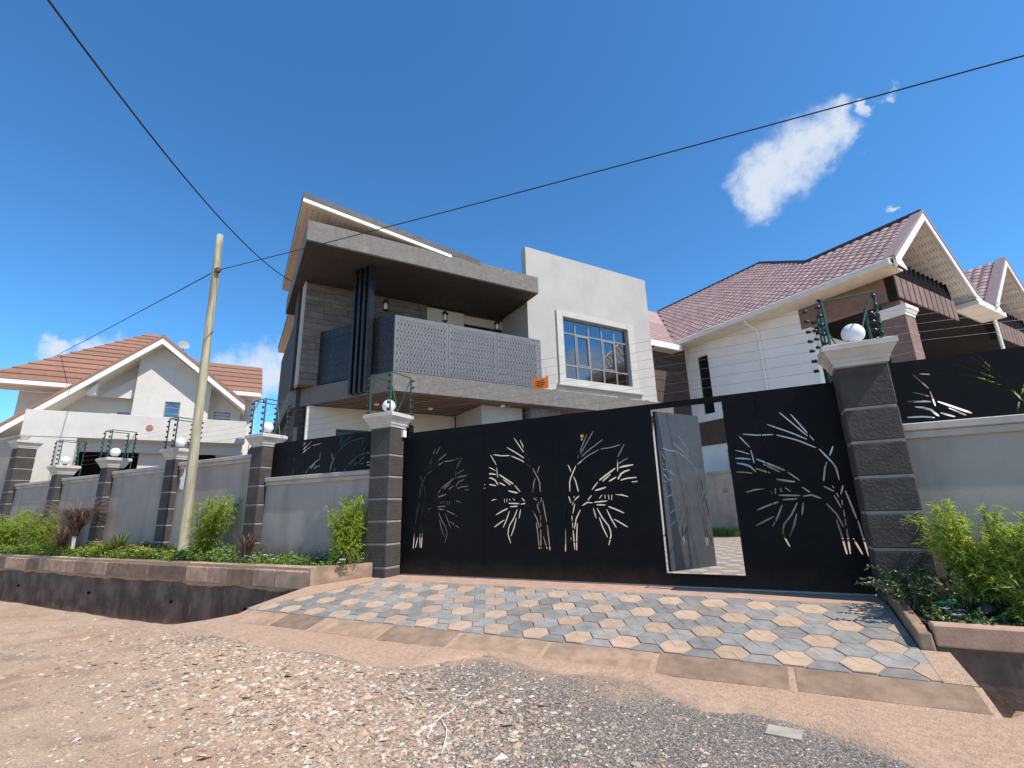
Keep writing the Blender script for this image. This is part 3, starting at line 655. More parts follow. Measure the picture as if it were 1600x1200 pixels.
# ------------------------------------------------------------------ street wall: pillars, bays, copings
def frustum(mb, a, b, z0, z1):   # a, b: (x0,x1,y0,y1)
    mb.hexa([(a[0], a[2], z0), (a[1], a[2], z0), (a[1], a[3], z0), (a[0], a[3], z0), (b[0], b[2], z1), (b[1], b[2], z1), (b[1], b[3], z1), (b[0], b[3], z1)])
def grow(r, d): return (r[0]-d, r[1]+d, r[2]-d, r[3]+d)
def pillar(x0, x1, y0, y1, ztop, label, cat='pillar', name='wall_pillar', group=None, z0=-.25):
    t = thing(name, label, cat, ((x0+x1)/2, (y0+y1)/2, z0), group); r = (x0, x1, y0, y1)
    m_ = MB(); m_.box(x0+.011, x1-.011, y0+.011, y1-.011, z0, ztop); part('mortar_core', m_, 'pillar_joint', t)
    js = [z0, .135, .5, .865, 1.23, 1.6, 1.97]+([2.335, 2.70, 3.07] if ztop > 2.6 else []); js = [j for j in js if j < ztop-.25]+[ztop]
    for a, b in zip(js, js[1:]):
        m_ = MB(); m_.cbox(x0, x1, y0, y1, a+.011, b-.011, .014); part('block', m_, 'pillar_block', t)
    c = MB(); z = ztop
    frustum(c, grow(r, .012), grow(r, .018), z, z+.045); frustum(c, grow(r, .030), grow(r, .038), z+.045, z+.085); frustum(c, grow(r, .042), grow(r, .095), z+.085, z+.180); frustum(c, grow(r, .108), grow(r, .108), z+.180, z+.240); frustum(c, grow(r, .104), grow(r, .06), z+.240, z+.258)
    cp = part('cap', c, 'cap_cream', t)
    return t, z+.258
PILL = {}
PILL['L'] = (-6.11, -5.655, 6.333, 6.70, 2.455); PILL['R'] = (.872, 1.358, 6.333, 6.70, 2.455)
PILL['1'] = (-9.40, -9.04, 6.333, 6.70, 2.40)
PILL['2'] = (-12.56, -12.22, 6.333, 6.70, 2.36); PILL['3'] = (-15.62, -15.25, 6.333, 6.70, 2.36); PILL['4'] = (-18.46, -18.08, 6.333, 6.70, 2.34)
PL = {'L': 'dark block gate pillar with cream cap where the planter kerb meets the gate', 'R': 'dark block gate pillar with cream cap between the gate and the small planting bed',
      '1': 'dark block wall pillar with cream cap next to the short black metal screen', '2': 'dark block wall pillar with cream cap just behind the wooden utility pole',
      '3': 'dark block wall pillar with cream cap, between the utility pole pillar and the purple fountain grass', '4': 'dark block wall pillar with cream cap rising behind the tall purple fountain grass'}
TOPZ = {}
for k, v in PILL.items():
    o, TOPZ[k] = pillar(*v, PL[k], name='gate_pillar' if k in 'LR' else 'wall_pillar', group='block pillars along the street wall')
pillar(-21.75, -21.28, 6.333, 6.80, 3.36, 'tall grey block pillar at the end of the street wall beside the higher neighbour wall', group='block pillars along the street wall')
def bay(x0, x1, top, label, coph=.16, mat='wall_grey'):
    t = thing('boundary_wall', label, 'wall', ((x0+x1)/2, 6.58, -.2), 'bays of the grey street wall')
    m_ = MB(); m_.box(x0, x1, 6.50, 6.66, -.2, top-coph); part('wall_panel', m_, mat, t)
    m_ = MB(); m_.cbox(x0, x1, 6.470, 6.69, top-coph, top-coph*.52, .006); part('moulding', m_, 'coping', t)
    m_ = MB(); m_.cbox(x0-.0, x1+.0, 6.440, 6.72, top-coph*.52+.001, top, .010); part('coping', m_, 'coping', t)
bay(-9.04, -6.11, 1.755, 'low grey plastered wall bay between the gate pillar and the first wall pillar')
bay(-12.22, -9.40, 2.28, 'grey plastered wall bay with streaked coping between the metal screen and the utility pole')
bay(-15.25, -12.56, 2.25, 'grey plastered wall bay with the spiky green clump in front of it')
bay(-18.08, -15.62, 2.22, 'grey plastered wall bay behind the tall purple fountain grass')
bay(-21.28, -18.46, 2.21, 'grey plastered wall bay next to the tall end pillar')
bay(-34, -21.75, 3.86, 'higher grey neighbour wall beyond the tall end pillar')
bay(1.358, 7.5, 1.775, 'low grey plastered wall bay behind the bamboo of the small planting bed')

# ------------------------------------------------------------------ cut-out bamboo motif
STROKES = """-0.372,1.6 -0.163,1.296|-0.273,1.564 -0.116,1.24|-0.499,1.469 -0.296,1.345 -0.174,1.257|-0.742,1.379 -0.601,1.349 -0.462,1.344|-0.432,1.334 -0.269,1.263 -0.111,1.153|-0.796,1.377 -0.698,1.217|-0.692,1.198 -0.678,1.023|-0.835,1.188 -0.731,1.147 -0.676,1.097|-0.891,1.096 -0.733,1.079 -0.64,1.047|-0.664,1.075 -0.415,0.917|-0.64,1.034 -0.46,0.901|-0.838,1.031 -0.734,1.004 -0.674,0.916|-0.704,0.971 -0.551,0.897|-0.925,0.928 -0.783,0.921 -0.69,0.896|-0.932,0.874 -0.862,0.871|-0.386,0.89 -0.3,0.796|-0.493,0.816 -0.374,0.786 -0.315,0.776|-0.787,0.683 -0.694,0.712 -0.602,0.724|-0.571,0.728 -0.564,0.65|-0.52,0.732 -0.528,0.657|-0.478,0.73 -0.473,0.673|-0.442,0.724 -0.396,0.676|-0.715,0.473 -0.622,0.518 -0.516,0.559|-0.498,0.635 -0.321,0.623|-0.47,0.583 -0.351,0.588|-0.315,0.612 -0.219,0.625 -0.148,0.587|-0.749,0.295 -0.657,0.35 -0.58,0.394|-0.487,0.52 -0.541,0.394 -0.598,0.288|-0.353,0.542 -0.416,0.417 -0.508,0.293 -0.52,0.193 -0.48,0.069|-0.375,0.417 -0.414,0.292 -0.468,0.168|-0.3,0.541 -0.328,0.416|-0.288,0.718 -0.116,0.537|-0.082,1.133 0.024,0.934 0.031,0.782|0.034,1.152 -0.014,1.039 -0.062,0.939 -0.097,0.775|0.055,0.933 0.023,0.858|-0.114,0.725 -0.031,0.659|-0.036,0.735 -0,0.596|0.056,0.726 0.017,0.608|-0.108,0.524 -0.042,0.411 -0.007,0.276|-0.033,0.609 0.003,0.484|0.02,0.558 0.018,0.386|0.017,0.357 0.005,0|-0.053,0.35 -0.035,0.192 -0.022,-0.005|0.064,0.656 0.108,0.36|0.115,0.336 0.143,-0.022|0.051,0.156 0.098,-0.004"""
MOTIF = [[tuple(map(float, p.split(','))) for p in s_.split()] for s_ in STROKES.split('|')]
def dens(pts, st=.02):
    out = []
    for a, b in zip(pts, pts[1:]):
        d = math.dist(a, b); n = max(1, int(d/st)); out += [(a[0]+(b[0]-a[0])*i/n, a[1]+(b[1]-a[1])*i/n) for i in range(n)]
    return out+[pts[-1]]
def motif(bx, bz, sgn, rect, k=1.0305, w=.018, kx=1.0):
    """cut-out slots of one motif inside rect, kept clear of one another"""
    done = []; polys = []
    for i, s_ in enumerate(MOTIF):
        ww = w*(1.25 if i in (9, 11, 12, 16, 8) else .85 if i < 8 else 1.0)
        pts = [(bx+sgn*u*k*kx, bz+v*k) for u, v in dens(s_)]
        ok = [all(math.dist(p, q) > (ww+w2)/2+.008 for q, w2 in done) and rect[0]+.03 < p[0] < rect[1]-.03 and rect[2]+.03 < p[1] < rect[3]-.03 for p in pts]
        runs = []; cur = []
        for p, o_ in zip(pts, ok):
            if o_: cur.append(p)
            else:
                if len(cur) > 2: runs.append(cur)
                cur = []
        if len(cur) > 2: runs.append(cur)
        for r_ in runs:
            if math.dist(r_[0], r_[-1]) < .03: continue
            simp = r_[::3]+([r_[-1]] if (len(r_)-1) % 3 else [])
            polys.append(stroke_poly(simp, ww)); done += [(p, ww) for p in r_]
    return polys
GY = 6.75
GX0, GX1, GZ0, GZ1 = -5.96, 1.25, .012, 2.375
DX0, DX1, DZ0, DZ1 = -1.302, -.380, .150, 2.292
gate = thing('sliding_gate', 'wide black sheet metal gate with bamboo cut-outs and an open wicket door', 'gate', (-2.2, GY, 0))
holes = []
for bx, bz, sg, rc in ((-5.264, .43, -1, (GX0, -3.9, GZ0, GZ1)), (-3.064, .44, 1, (-4.3, -2.75, GZ0, GZ1)), (-2.53, .425, -1, (-2.75, DX0-.03, GZ0, GZ1)), (.706, .425, 1, (DX1+.02, 1.1, GZ0, GZ1))):
    holes += motif(bx, bz, sg, rc, kx=1.16 if bx > 0 else 1.0)
door_hole = [(DX0, DZ0), (DX1, DZ0), (DX1, DZ1), (DX0, DZ1)]
me = cut_sheet('gate_sheet', [(GX0, GZ0), (GX1, GZ0), (GX1, GZ1), (GX0, GZ1)], holes+[door_hole], .006)
piece('gate_sheet', me, 'gate_paint', gate, (0, GY-.03, 0))
for x in (-4.02, -2.70, .02):
    m_ = MB(); m_.box(x, x+.012, GY-.0355, GY-.0332, GZ0+.01, GZ1-.01); part('sheet_seam', m_, 'gate_paint', gate)
for z0, z1 in ((GZ0, GZ0+.06), (1.165, 1.225), (GZ1-.06, GZ1)):
    for xa, xb in (((GX0, DX0-.06), (DX1+.06, GX1)) if .1 < z0 < 2.2 else ((GX0, GX1),)):
        m_ = MB(); m_.box(xa, xb, GY-.024, GY+.03, z0, z1-.003); part('back_rail', m_, 'metal_black', gate)
for x in (-5.60, -4.0, -2.66, DX0-.055, DX1+.005, GX1-.05):
    m_ = MB(); m_.box(x, x+.05, GY-.023, GY+.029, GZ0+.061, GZ1-.064); part('back_post', m_, 'metal_black', gate)
m_ = MB(); m_.box(DX0, DX1, GY-.05, GY+.03, DZ0-.02, DZ0); part('door_sill', m_, 'metal_black', gate)
# wicket door leaf, swung inwards
DA = radians(58.5)
leaf = bpy.data.objects.new('wicket_door', None); COL.objects.link(leaf); leaf.parent = gate; leaf.location = (DX0+.035-OFF[gate.name][0], GY+.02-OFF[gate.name][1], 0); leaf.rotation_euler = (0, 0, DA); leaf['label'] = 'open grey-lit wicket door leaf with bamboo cut-outs'
me = cut_sheet('door_sheet', [(0, DZ0+.02), (.905, DZ0+.02), (.905, DZ1-.02), (0, DZ1-.02)], motif(.78, .44, 1, (0, .905, DZ0, DZ1), .96), .005)
OFF[leaf.name] = (0, 0, 0)
piece('door_sheet', me, 'gate_black_lit', leaf, (0, -.022, 0))
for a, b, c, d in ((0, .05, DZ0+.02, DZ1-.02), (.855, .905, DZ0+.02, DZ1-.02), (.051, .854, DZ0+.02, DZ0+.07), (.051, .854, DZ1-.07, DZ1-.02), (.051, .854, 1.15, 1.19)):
    m_ = MB(); m_.box(a, b, -.018, .02, c, d); part('door_frame', m_, 'gate_black_lit', leaf)
for z in (.5, 1.25, 2.0):
    m_ = MB(); m_.tube([(-.012, -.02, z-.06), (-.012, -.02, z+.06)], .011, 8); part('hinge', m_, 'metal_black', leaf)
m_ = MB(); m_.prism_y([(-2.34, 2.00), (-2.30, 2.00), (-2.30, 2.04), (-2.34, 2.04)], GY-.0365, GY-.034); m_.prism_y([(-2.335, 1.955), (-2.315, 1.955), (-2.315, 1.985), (-2.335, 1.985)], GY-.0365, GY-.034); part('sticker', m_, 'sticker_yellow', gate)
m_ = MB(); m_.box(-5.655, -5.61, 6.62, 6.70, 2.30, 2.42); solo('gate_stop_block', m_, 'fascia_white', 'small white block on the gate pillar at the upper gate corner', 'bracket')
m_ = MB(); m_.box(-5.56, -5.53, 6.70, 6.80, 2.38, 2.52); m_.box(-5.63, -5.60, 6.72, 6.78, 2.38, 2.48); m_.box(-5.63, -5.53, 6.735, 6.765, 2.376, 2.40); solo('gate_guide', m_, 'metal_black', 'black roller guide above the gate beside the gate pillar', 'bracket')

# short metal screens above the low wall bays
def screen(x0, x1, z0, z1, y, hs, label):
    t = thing('metal_screen', label, 'screen', ((x0+x1)/2, y, z0), 'short black metal screens on the street wall')
    me = cut_sheet('screen_sheet', [(x0, z0), (x1, z0), (x1, z1), (x0, z1)], hs, .005); piece('screen_sheet', me, 'metal_black', t, (0, y, 0))
    for a, b, c, d in ((x0, x1, z1-.04, z1), (x0, x1, z0, z0+.04), (x0, x0+.04, z0+.041, z1-.041), (x1-.04, x1, z0+.041, z1-.041)):
        m_ = MB(); m_.box(a, b, y+.004, y+.04, c+.0005, d-.0005); part('screen_frame', m_, 'metal_black', t)
screen(-9.035, -6.115, 1.757, 2.47, 6.58, motif(-8.35, .95, -1, (-9.03, -7.6, 1.757, 2.47))+motif(-7.30, .95, -1, (-7.5, -6.12, 1.757, 2.47)), 'short black metal screen on the wall bay by the long planting strip')
screen(1.362, 7.5, 1.777, 2.48, 6.58, motif(2.42, .90, 1, (1.37, 3.0, 1.777, 2.48))+motif(4.9, .90, 1, (3.8, 5.4, 1.777, 2.48)), 'short black metal screen with leaf slots above the small planting bed')
# ------------------------------------------------------------------ globe lamps and electric fence
gl = MB(); N_ = 14; prof = [(max(.001, .118*sin(pi*i/N_)), -.118*cos(pi*i/N_)) for i in range(N_+1)]; gl.lathe(prof, (0, 0, .165), 24); globe_me = gl.mesh('globe'); globe_me.polygons.foreach_set('use_smooth', [True]*len(globe_me.polygons))
bs = MB(); bs.lathe([(.062, 0), (.062, .03), (.048, .038), (.048, .055), (.056, .07), (.05, .075)], (0, 0, 0), 18); base_me = bs.mesh('lamp_base')
LL = {'L': 'white globe lamp on the gate pillar beside the planter kerb', 'R': 'white globe lamp on the gate pillar beside the small planting bed', '1': 'white globe lamp on the pillar next to the short metal screen', '2': 'white globe lamp on the pillar behind the utility pole', '3': 'white globe lamp on the third wall pillar from the gate', '4': 'white globe lamp on the pillar behind the purple fountain grass'}
for k, (x0, x1, y0, y1, zt) in PILL.items():
    c = ((x0+x1)/2+(.02 if k == 'R' else 0), (y0+y1)/2, TOPZ[k]-.004)
    t = thing('globe_lamp', LL[k], 'lamp', c, 'globe lamps on the pillars'); piece('globe', globe_me, 'globe', t, c); piece('lamp_base', base_me, 'lantern_black', t, c)
ins = MB(); ins.lathe([(.008, -.03), (.020, -.022), (.024, -.008), (.014, 0), (.024, .008), (.020, .022), (.008, .03)], (0, 0, 0), 8); ins_me = ins.mesh('insulator')
HOOKS = {}
BL = {'L': 'green electric fence bracket around the lamp on the gate pillar by the planter kerb', 'R': 'green electric fence bracket around the lamp on the gate pillar by the small planting bed', '1': 'green electric fence bracket on the pillar next to the short metal screen', '2': 'green electric fence bracket on the pillar behind the utility pole', '3': 'green electric fence bracket on the third wall pillar from the gate', '4': 'green electric fence bracket on the pillar behind the purple fountain grass'}
for k, (x0, x1, y0, y1, zt) in PILL.items():
    zb = TOPZ[k]-.012; hgt = .56 if k == 'R' else .745; z1 = zb+hgt; r = .015
    t = thing('fence_bracket', BL[k], 'fence bracket', ((x0+x1)/2, (y0+y1)/2, zb), 'electric fence brackets on the pillars')
    c = {'fl': (x0-.01, y0-.04), 'fr': (x1-.0, y0-.04), 'bl': (x0-.01, y1+.14), 'br': (x1+.0, y1+.14)}
    for n_, (px, py_) in c.items():
        lo = zb if n_[0] == 'f' else zb-.30
        m_ = MB(); m_.tube([(px, py_, lo), (px, py_, z1)], r, 8); p_ = part('post', m_, 'green_paint', t)
    for a, b in (('fl', 'fr'), ('fr', 'br'), ('fl', 'bl')):
        m_ = MB(); m_.tube([(*c[a], z1-.006), (*c[b], z1-.006)], .011, 8); part('top_bar', m_, 'green_paint', t)
    m_ = MB(); m_.tube([(c['br'][0], c['br'][1]-.02, z1-.05), ((x0+x1)/2+.05, y1-.05, zb)], .009, 8); part('brace', m_, 'green_paint', t)
    m_ = MB(); m_.tube([(c['bl'][0]+.01, c['bl'][1], z1-.05), (c['fl'][0]+.25, c['bl'][1]-.02, zb-.15)], .009, 8); part('brace', m_, 'green_paint', t)
    n = 5 if k == 'R' else 6; zs_ = [zb+.05+(hgt-.12)*i/(n-1) for i in range(n)]
    for n_, dx, dy in (('fl', -.045, -.0), ('fr', -.012, -.04), ('br', .05, 0), ('bl', -.05, 0)):
        for z in zs_: piece('insulator', ins_me, 'insulator', t, (c[n_][0]+dx, c[n_][1]+dy, z), (0, pi/2 if dx and abs(dx) > .03 else 0, 0))
    HOOKS[k] = (c, zs_)
def wires(a, b, ends, zs0, zs1, label):
    t = thing('fence_wires', label, 'fence wires', (ends[0][0], ends[0][1], zs0[0]), 'electric fence strands between pillars')
    for z0, z1 in zip(zs0, zs1):
        pts = [(ends[0][0]+(ends[1][0]-ends[0][0])*i/8, ends[0][1]+(ends[1][1]-ends[0][1])*i/8, z0+(z1-z0)*i/8-.03*sin(pi*i/8)) for i in range(9)]
        m_ = MB(); m_.tube(pts, .0019, 5); w = part('strand', m_, 'wire_metal', t)
    return t
ordr = ['4', '3', '2', '1', 'L']
WN = {'43': 'thin fence strands from the fountain grass pillar to the third wall pillar', '32': 'thin fence strands ending at the pillar behind the utility pole', '21': 'thin fence strands over the wall bay behind the utility pole', '1L': 'thin fence strands over the black screen by the long planting strip'}
for a, b in zip(ordr, ordr[1:]):
    ca, za = HOOKS[a]; cb, zb_ = HOOKS[b]; wires(a, b, ((ca['br'][0]+.05, ca['br'][1]), (cb['bl'][0]-.05, cb['bl'][1])), za, zb_, WN[a+b])
ca, za = HOOKS['L']; cb, zb_ = HOOKS['R']
zr = [3.22, 3.09, 2.96, 2.84, 2.72, 2.59, 2.47][::-1]; zl = [2.56, 2.66]+za[:]; zl = [2.52+.145*i for i in range(7)]
tw = wires('L', 'R', ((ca['br'][0]+.05, ca['br'][1]), (.74, 6.46)), zl, zr, 'seven thin fence strands stretched over the black gate')
for z in zr: piece('strain_insulator', ins_me, 'insulator', tw, (.70, 6.46, z+.005), (0, pi/2, 0))
m_ = MB(); m_.tube([(.842, 6.44, 2.70), (.842, 6.44, 3.24)], .011, 8); part('strain_post', m_, 'lantern_black', tw)
wires('R', 'x', ((cb['br'][0]+.05, cb['br'][1]), (7.6, 6.84)), [2.78+.1*i for i in range(5)], [2.6+.13*i for i in range(5)], 'thin fence strands over the black screen above the small planting bed')
# orange warning plate hung on the strands over the gate
t = thing('warning_sign', 'small orange warning plate wired to the fence strands above the gate', 'sign', (-2.88, 6.60, 2.78))
sl = MB(); sl.prism_y([(-3.03, 2.80), (-2.77, 2.79), (-2.765, 2.975), (-2.79, 2.985), (-2.81, 2.965), (-2.99, 2.975), (-3.005, 2.995), (-3.03, 2.985)], 6.600, 6.604); part('plate', sl, 'orange_sign', t)
for xa, xb, z in ((-2.98, -2.84, 2.915), (-2.96, -2.82, 2.885), (-2.985, -2.83, 2.855), (-2.95, -2.86, 2.828)):
    m_ = MB(); m_.box(xa, xb, 6.597, 6.5995, z, z+.012); part('print_line', m_, 'print_dark', t)
for x in (-2.99, -2.80):
    m_ = MB(); m_.tube([(x, 6.602, 2.97), (x, 6.606, 3.10)], .003, 5); part('tie_wire', m_, 'wire_metal', t)

# ------------------------------------------------------------------ utility pole and overhead lines
PB = Vector((-10.98, 6.12, -.1)); PT = Vector((-11.30, 6.14, 7.86))
t = thing('utility_pole', 'weathered round wooden utility pole standing in the planting strip', 'utility pole', tuple(PB))
m_ = MB(); n = 24; pts = [PB.lerp(PT, i/n) for i in range(n+1)]; pts = [p+Vector((.012*nz2(p.z, 0, .5), .012*nz2(p.z, 5, .5), 0)) for p in pts]
m_.tube(pts, [.102-.022*i/n+.003*nz2(i, 3, .6) for i in range(n)]+[.074], 20); part('pole', m_, 'pole_wood', t, smooth=True)
hb = PB.lerp(PT, .877)
m_ = MB(); m_.cbox(hb.x+.06, hb.x+.20, hb.y-.07, hb.y+.03, hb.z-.10, hb.z+.02, .012); part('hook_bracket', m_, 'stem_brown', t)
m_ = MB(); m_.tube([(hb.x-.14, hb.y-.02, hb.z-.05), (hb.x+.23, hb.y-.02, hb.z-.05)], .014, 8); part('bolt', m_, 'galv', t)
m_ = MB(); sx = -11.01; m_.prism_y([(sx-.20, 1.62), (sx-.07, 1.60), (sx-.06, 1.92), (sx-.09, 2.06), (sx-.15, 1.90), (sx-.24, 1.84), (sx-.19, 1.80)], 6.005, 6.01); part('paper_notice', m_, 'paper_white', t); 
def ray_pt(px, py_, dist):
    d = cw+cr*((px-800)/747.02)-cu*((py_-600)/747.02); return Vector((0, 0, CAM_H))+d.normalized()*dist
def cable(name, A, B, sag, label, r=.012):
    m_ = MB(); n = 28; m_.tube([A.lerp(B, i/n)-Vector((0, 0, sag*4*(i/n)*(1-i/n))) for i in range(n+1)], r, 6); o = solo(name, m_, 'cable', label, 'cable', 'overhead cables', off=tuple(A)); return o
A = Vector((hb.x+.22, hb.y-.02, hb.z-.05))
# service line from the pole to the far upper right, over the gate
B = ray_pt(1620, 68, 9.0); B = A+(B-A)*1.6; cable('overhead_cable', A, B, .12, 'black overhead cable rising from the pole bracket over the gate', .010)
B = ray_pt(-60, 622, 130); cable('overhead_cable', Vector((hb.x-.13, hb.y-.02, hb.z-.05)), B, .5, 'black overhead cable running from the pole over the brown roofed house', .014)
A2 = H3(1.05, 15.6, 8.25); B = ray_pt(178, -8, 9.0); B = A2+(B-A2)*1.8; cable('overhead_cable', A2, B, 1.1, 'sagging black cable climbing from the eave of the modern house', .012)
# ------------------------------------------------------------------ modern house (frame turned against the street: s, q, z)
house = thing('modern_house', 'modern two storey house with grey slab roof, balcony screens and white window block', 'house', (7, 15, 0), rot=HROT)
CH = Vector((-HD.x, -HG.x)); CN = Vector((-HD.y, -HG.y)); C0 = Vector((3.2, 11.4))
def chp(d, out=0.0): p = C0+CH*d+CN*out; return (p.x, p.y)
def hbox(name, s0, s1, q0, q1, z0, z1, mat, parent=None, b=0): 
    m_ = MB(); (m_.cbox(s0, s1, q0, q1, z0, z1, b) if b else m_.box(s0, s1, q0, q1, z0, z1)); return part(name, m_, mat, parent or house)
# floor slab with its brown soffit
m_ = MB(); m_.prism([(3.2, 11.4), (13.14, 11.4), (13.14, 21.5), (1.12, 21.5), chp(3.86)], 3.93, 4.43); fs_ = part('floor_slab', m_, 'concrete_fascia', house)
m_ = MB(); m_.prism([(3.21, 11.43), (13.1, 11.43), (13.1, 21.4), (1.16, 21.4), chp(3.80, -.03)], 3.905, 3.928); so_ = part('ground_soffit', m_, 'soffit_brown', house)
for i in range(9):   # soffit boards
    q = 11.75+i*.28; m_ = MB(); m_.box(max(1.3, 3.0-.64*(q-11.4)+.2), 7.2, q, q+.012, 3.898, 3.904); part('soffit_joint', m_, 'soffit_dark', so_)
for s_, q in ((3.2, 12.9), (4.75, 12.9), (1.9, 14.2), (6.5, 11.75)):
    m_ = MB(); m_.lathe([(.07, 0), (.075, -.03), (.05, -.045)], (s_, q, 3.898), 14); part('downlight', m_, 'globe', so_)
# roof slab over the balcony
hbox('roof_slab', .95, 7.683, 11.4, 16.5, 7.495, 8.045, 'concrete_fascia', b=.012)
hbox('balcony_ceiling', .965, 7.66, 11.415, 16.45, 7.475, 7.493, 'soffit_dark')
# sloping sheet roof with white strip and perforated soffit
rs = -.138; zr_ = lambda s_: 8.79+rs*(s_-.79)
def slopebox(name, s0, s1, q0, q1, d0, d1, mat, parent=house):
    m_ = MB(); m_.hexa([(s0, q0, zr_(s0)-d1), (s1, q0, zr_(s1)-d1), (s1, q1, zr_(s1)-d1), (s0, q1, zr_(s0)-d1), (s0, q0, zr_(s0)-d0), (s1, q0, zr_(s1)-d0), (s1, q1, zr_(s1)-d0), (s0, q1, zr_(s0)-d0)]); return part(name, m_, mat, parent)
slopebox('roof_sheet', .79, 5.66, 11.40, 16.9, 0, .185, 'fascia_dark')
slopebox('fascia_strip', .80, 4.75, 11.385, 11.43, .186, .275, 'fascia_white')
sf = slopebox('eave_soffit', .79, 4.4, 11.432, 16.9, .22, .285, 'soffit_tan')
m_ = MB()
for r_ in range(6):
    for k in range(26):
        if k % 7 in (5, 6): continue
        s_ = .92+k*.135; q = 11.60+r_*.16; z = zr_(s_)-.2875
        m_.hexa([(s_, q, z-.002), (s_+.022, q, z-.002), (s_+.022, q+.085, z-.002), (s_, q+.085, z-.002), (s_, q, z+.004), (s_+.022, q, z+.004), (s_+.022, q+.085, z+.004), (s_, q+.085, z+.004)])
for k in range(60):
    if k % 9 in (7, 8): continue
    q = 12.6+k*.07; s_ = .83; z = zr_(s_)-.2875; m_.box(s_, s_+.07, q, q+.02, z-.003, z+.003)
tag(part('vent_slots', m_, 'vent_dark', sf), kind='stuff')
hbox('roof_upstand', 1.2, 4.6, 12.35, 12.5, 8.045, 8.36, 'plaster_cream')
# lower rear roof
hbox('rear_roof', 1.16, 5, 17.6, 23.0, 8.30, 8.42, 'fascia_dark'); hbox('rear_fascia', 1.165, 4, 17.58, 17.64, 8.19, 8.299, 'fascia_white'); hbox('rear_soffit', 1.17, 4, 17.65, 23.0, 8.15, 8.22, 'soffit_tan')
# dark side wall
hbox('side_wall', 1.30, 1.55, 14.21, 22, 0, 7.47, 'soffit_dark')
hbox('side_pier', 1.14, 1.30, 14.25, 15.2, 4.43, 7.48, 'soffit_dark')
# balcony back wall: stone cladding in courses, cream panel, glazed door
bw = hbox('balcony_wall', 1.27, 4.87, 13.735, 14.0, 4.43, 7.474, 'stone_clad')
hbox('wall_end', 1.215, 1.268, 13.70, 14.2, 4.43, 7.474, 'plaster_white')
r2 = random.Random(11); stone_me = {}
z = 4.44
while z < 7.36:
    h_ = r2.choice((.13, .17, .21)); h_ = min(h_, 7.47-z); s_ = 1.275
    while s_ < 4.86:
        L = min(r2.choice((.35, .5, .65, .8)), 4.868-s_)
        if L < .05: break
        key = (round(L, 2), round(h_, 2))
        if key not in stone_me: k = MB(); k.cbox(0, L-.006, 0, .05, 0, h_-.006, .006); stone_me[key] = k.mesh('stone')
        piece('stone', stone_me[key], 'stone_clad', bw, (s_, 13.69+r2.uniform(-.008, .006), z)); s_ += L
    z += h_
hbox('cream_panel', 4.875, 6.17, 13.70, 13.95, 4.43, 7.40, 'plaster_cream'); hbox('panel_lintel', 4.875, 7.68, 13.78, 13.95, 7.40, 7.473, 'soffit_dark')
dg = hbox('balcony_door', 6.17, 7.68, 13.86, 13.9, 4.43, 7.1, 'glass'); hbox('door_head', 6.18, 7.68, 13.80, 13.95, 7.102, 7.398, 'plaster_cream')
for s_ in (6.19, 6.9, 7.6): hbox('door_stile', s_, s_+.06, 13.82, 13.858, 4.43, 7.10, 'metal_fin', dg)
# white block with the big window
wl_ = wall_open(7.683, 13.14, 12.087, 12.35, 4.43, 9.495, [(9.03, 11.93, 5.07, 7.22)]); ww = part('white_wall', wl_, 'plaster_white', house)
hbox('return_wall', 7.684, 7.93, 12.351, 20, 4.431, 8.2, 'plaster_white'); hbox('far_wall', 12.90, 13.138, 12.351, 20, 0, 8.2, 'plaster_white'); hbox('rear_roof_deck', 7.94, 12.89, 12.36, 20, 8.0, 8.2, 'concrete_fascia')
hbox('room_back', 8.6, 12.4, 12.9, 12.95, 4.5, 7.6, 'dark_inside')
fr = [(8.78, 9.03, 4.88, 7.42), (11.93, 12.24, 4.88, 7.42), (9.031, 11.929, 7.22, 7.42), (9.031, 11.929, 4.88, 5.07)]
for a, b, c, d in fr: hbox('window_surround', a, b, 12.02, 12.085, c, d, 'plaster_trim', ww, b=.006)
hbox('sill_moulding', 8.70, 12.40, 11.95, 12.085, 4.80, 4.878, 'plaster_trim', ww, b=.006)
win = hbox('window', 9.031, 11.929, 12.16, 12.21, 5.071, 5.115, 'metal_grey')
ws = [9.031+(11.929-9.031)*i/5 for i in range(6)]; wz = [5.071, 5.565, 6.69, 7.219]
hbox('window_frame', 9.031, 11.929, 12.16, 12.21, 7.175, 7.219, 'metal_grey', win); hbox('window_frame', 9.031, 9.075, 12.16, 12.21, 5.116, 7.174, 'metal_grey', win); hbox('window_frame', 11.885, 11.929, 12.16, 12.21, 5.116, 7.174, 'metal_grey', win)
for z in wz[1:3]: hbox('transom', 9.076, 11.884, 12.155, 12.205, z-.026, z+.026, 'metal_grey', win)
for i in range(1, 5):
    for j in range(3): hbox('mullion', ws[i]-.026, ws[i]+.026, 12.158, 12.206, max(5.116, wz[j]+.0265), min(7.174, wz[j+1]-.0265), 'metal_grey', win)
for i in (1, 3):
    a, b, c, d = ws[i]+.027, ws[i+1]-.027, wz[1]+.027, wz[2]-.027
    for q_ in ((a, a+.04, c, d), (b-.04, b, c, d), (a+.041, b-.041, c, c+.04), (a+.041, b-.041, d-.04, d)): hbox('casement', q_[0], q_[1], 12.145, 12.18, q_[2], q_[3], 'metal_grey', win)
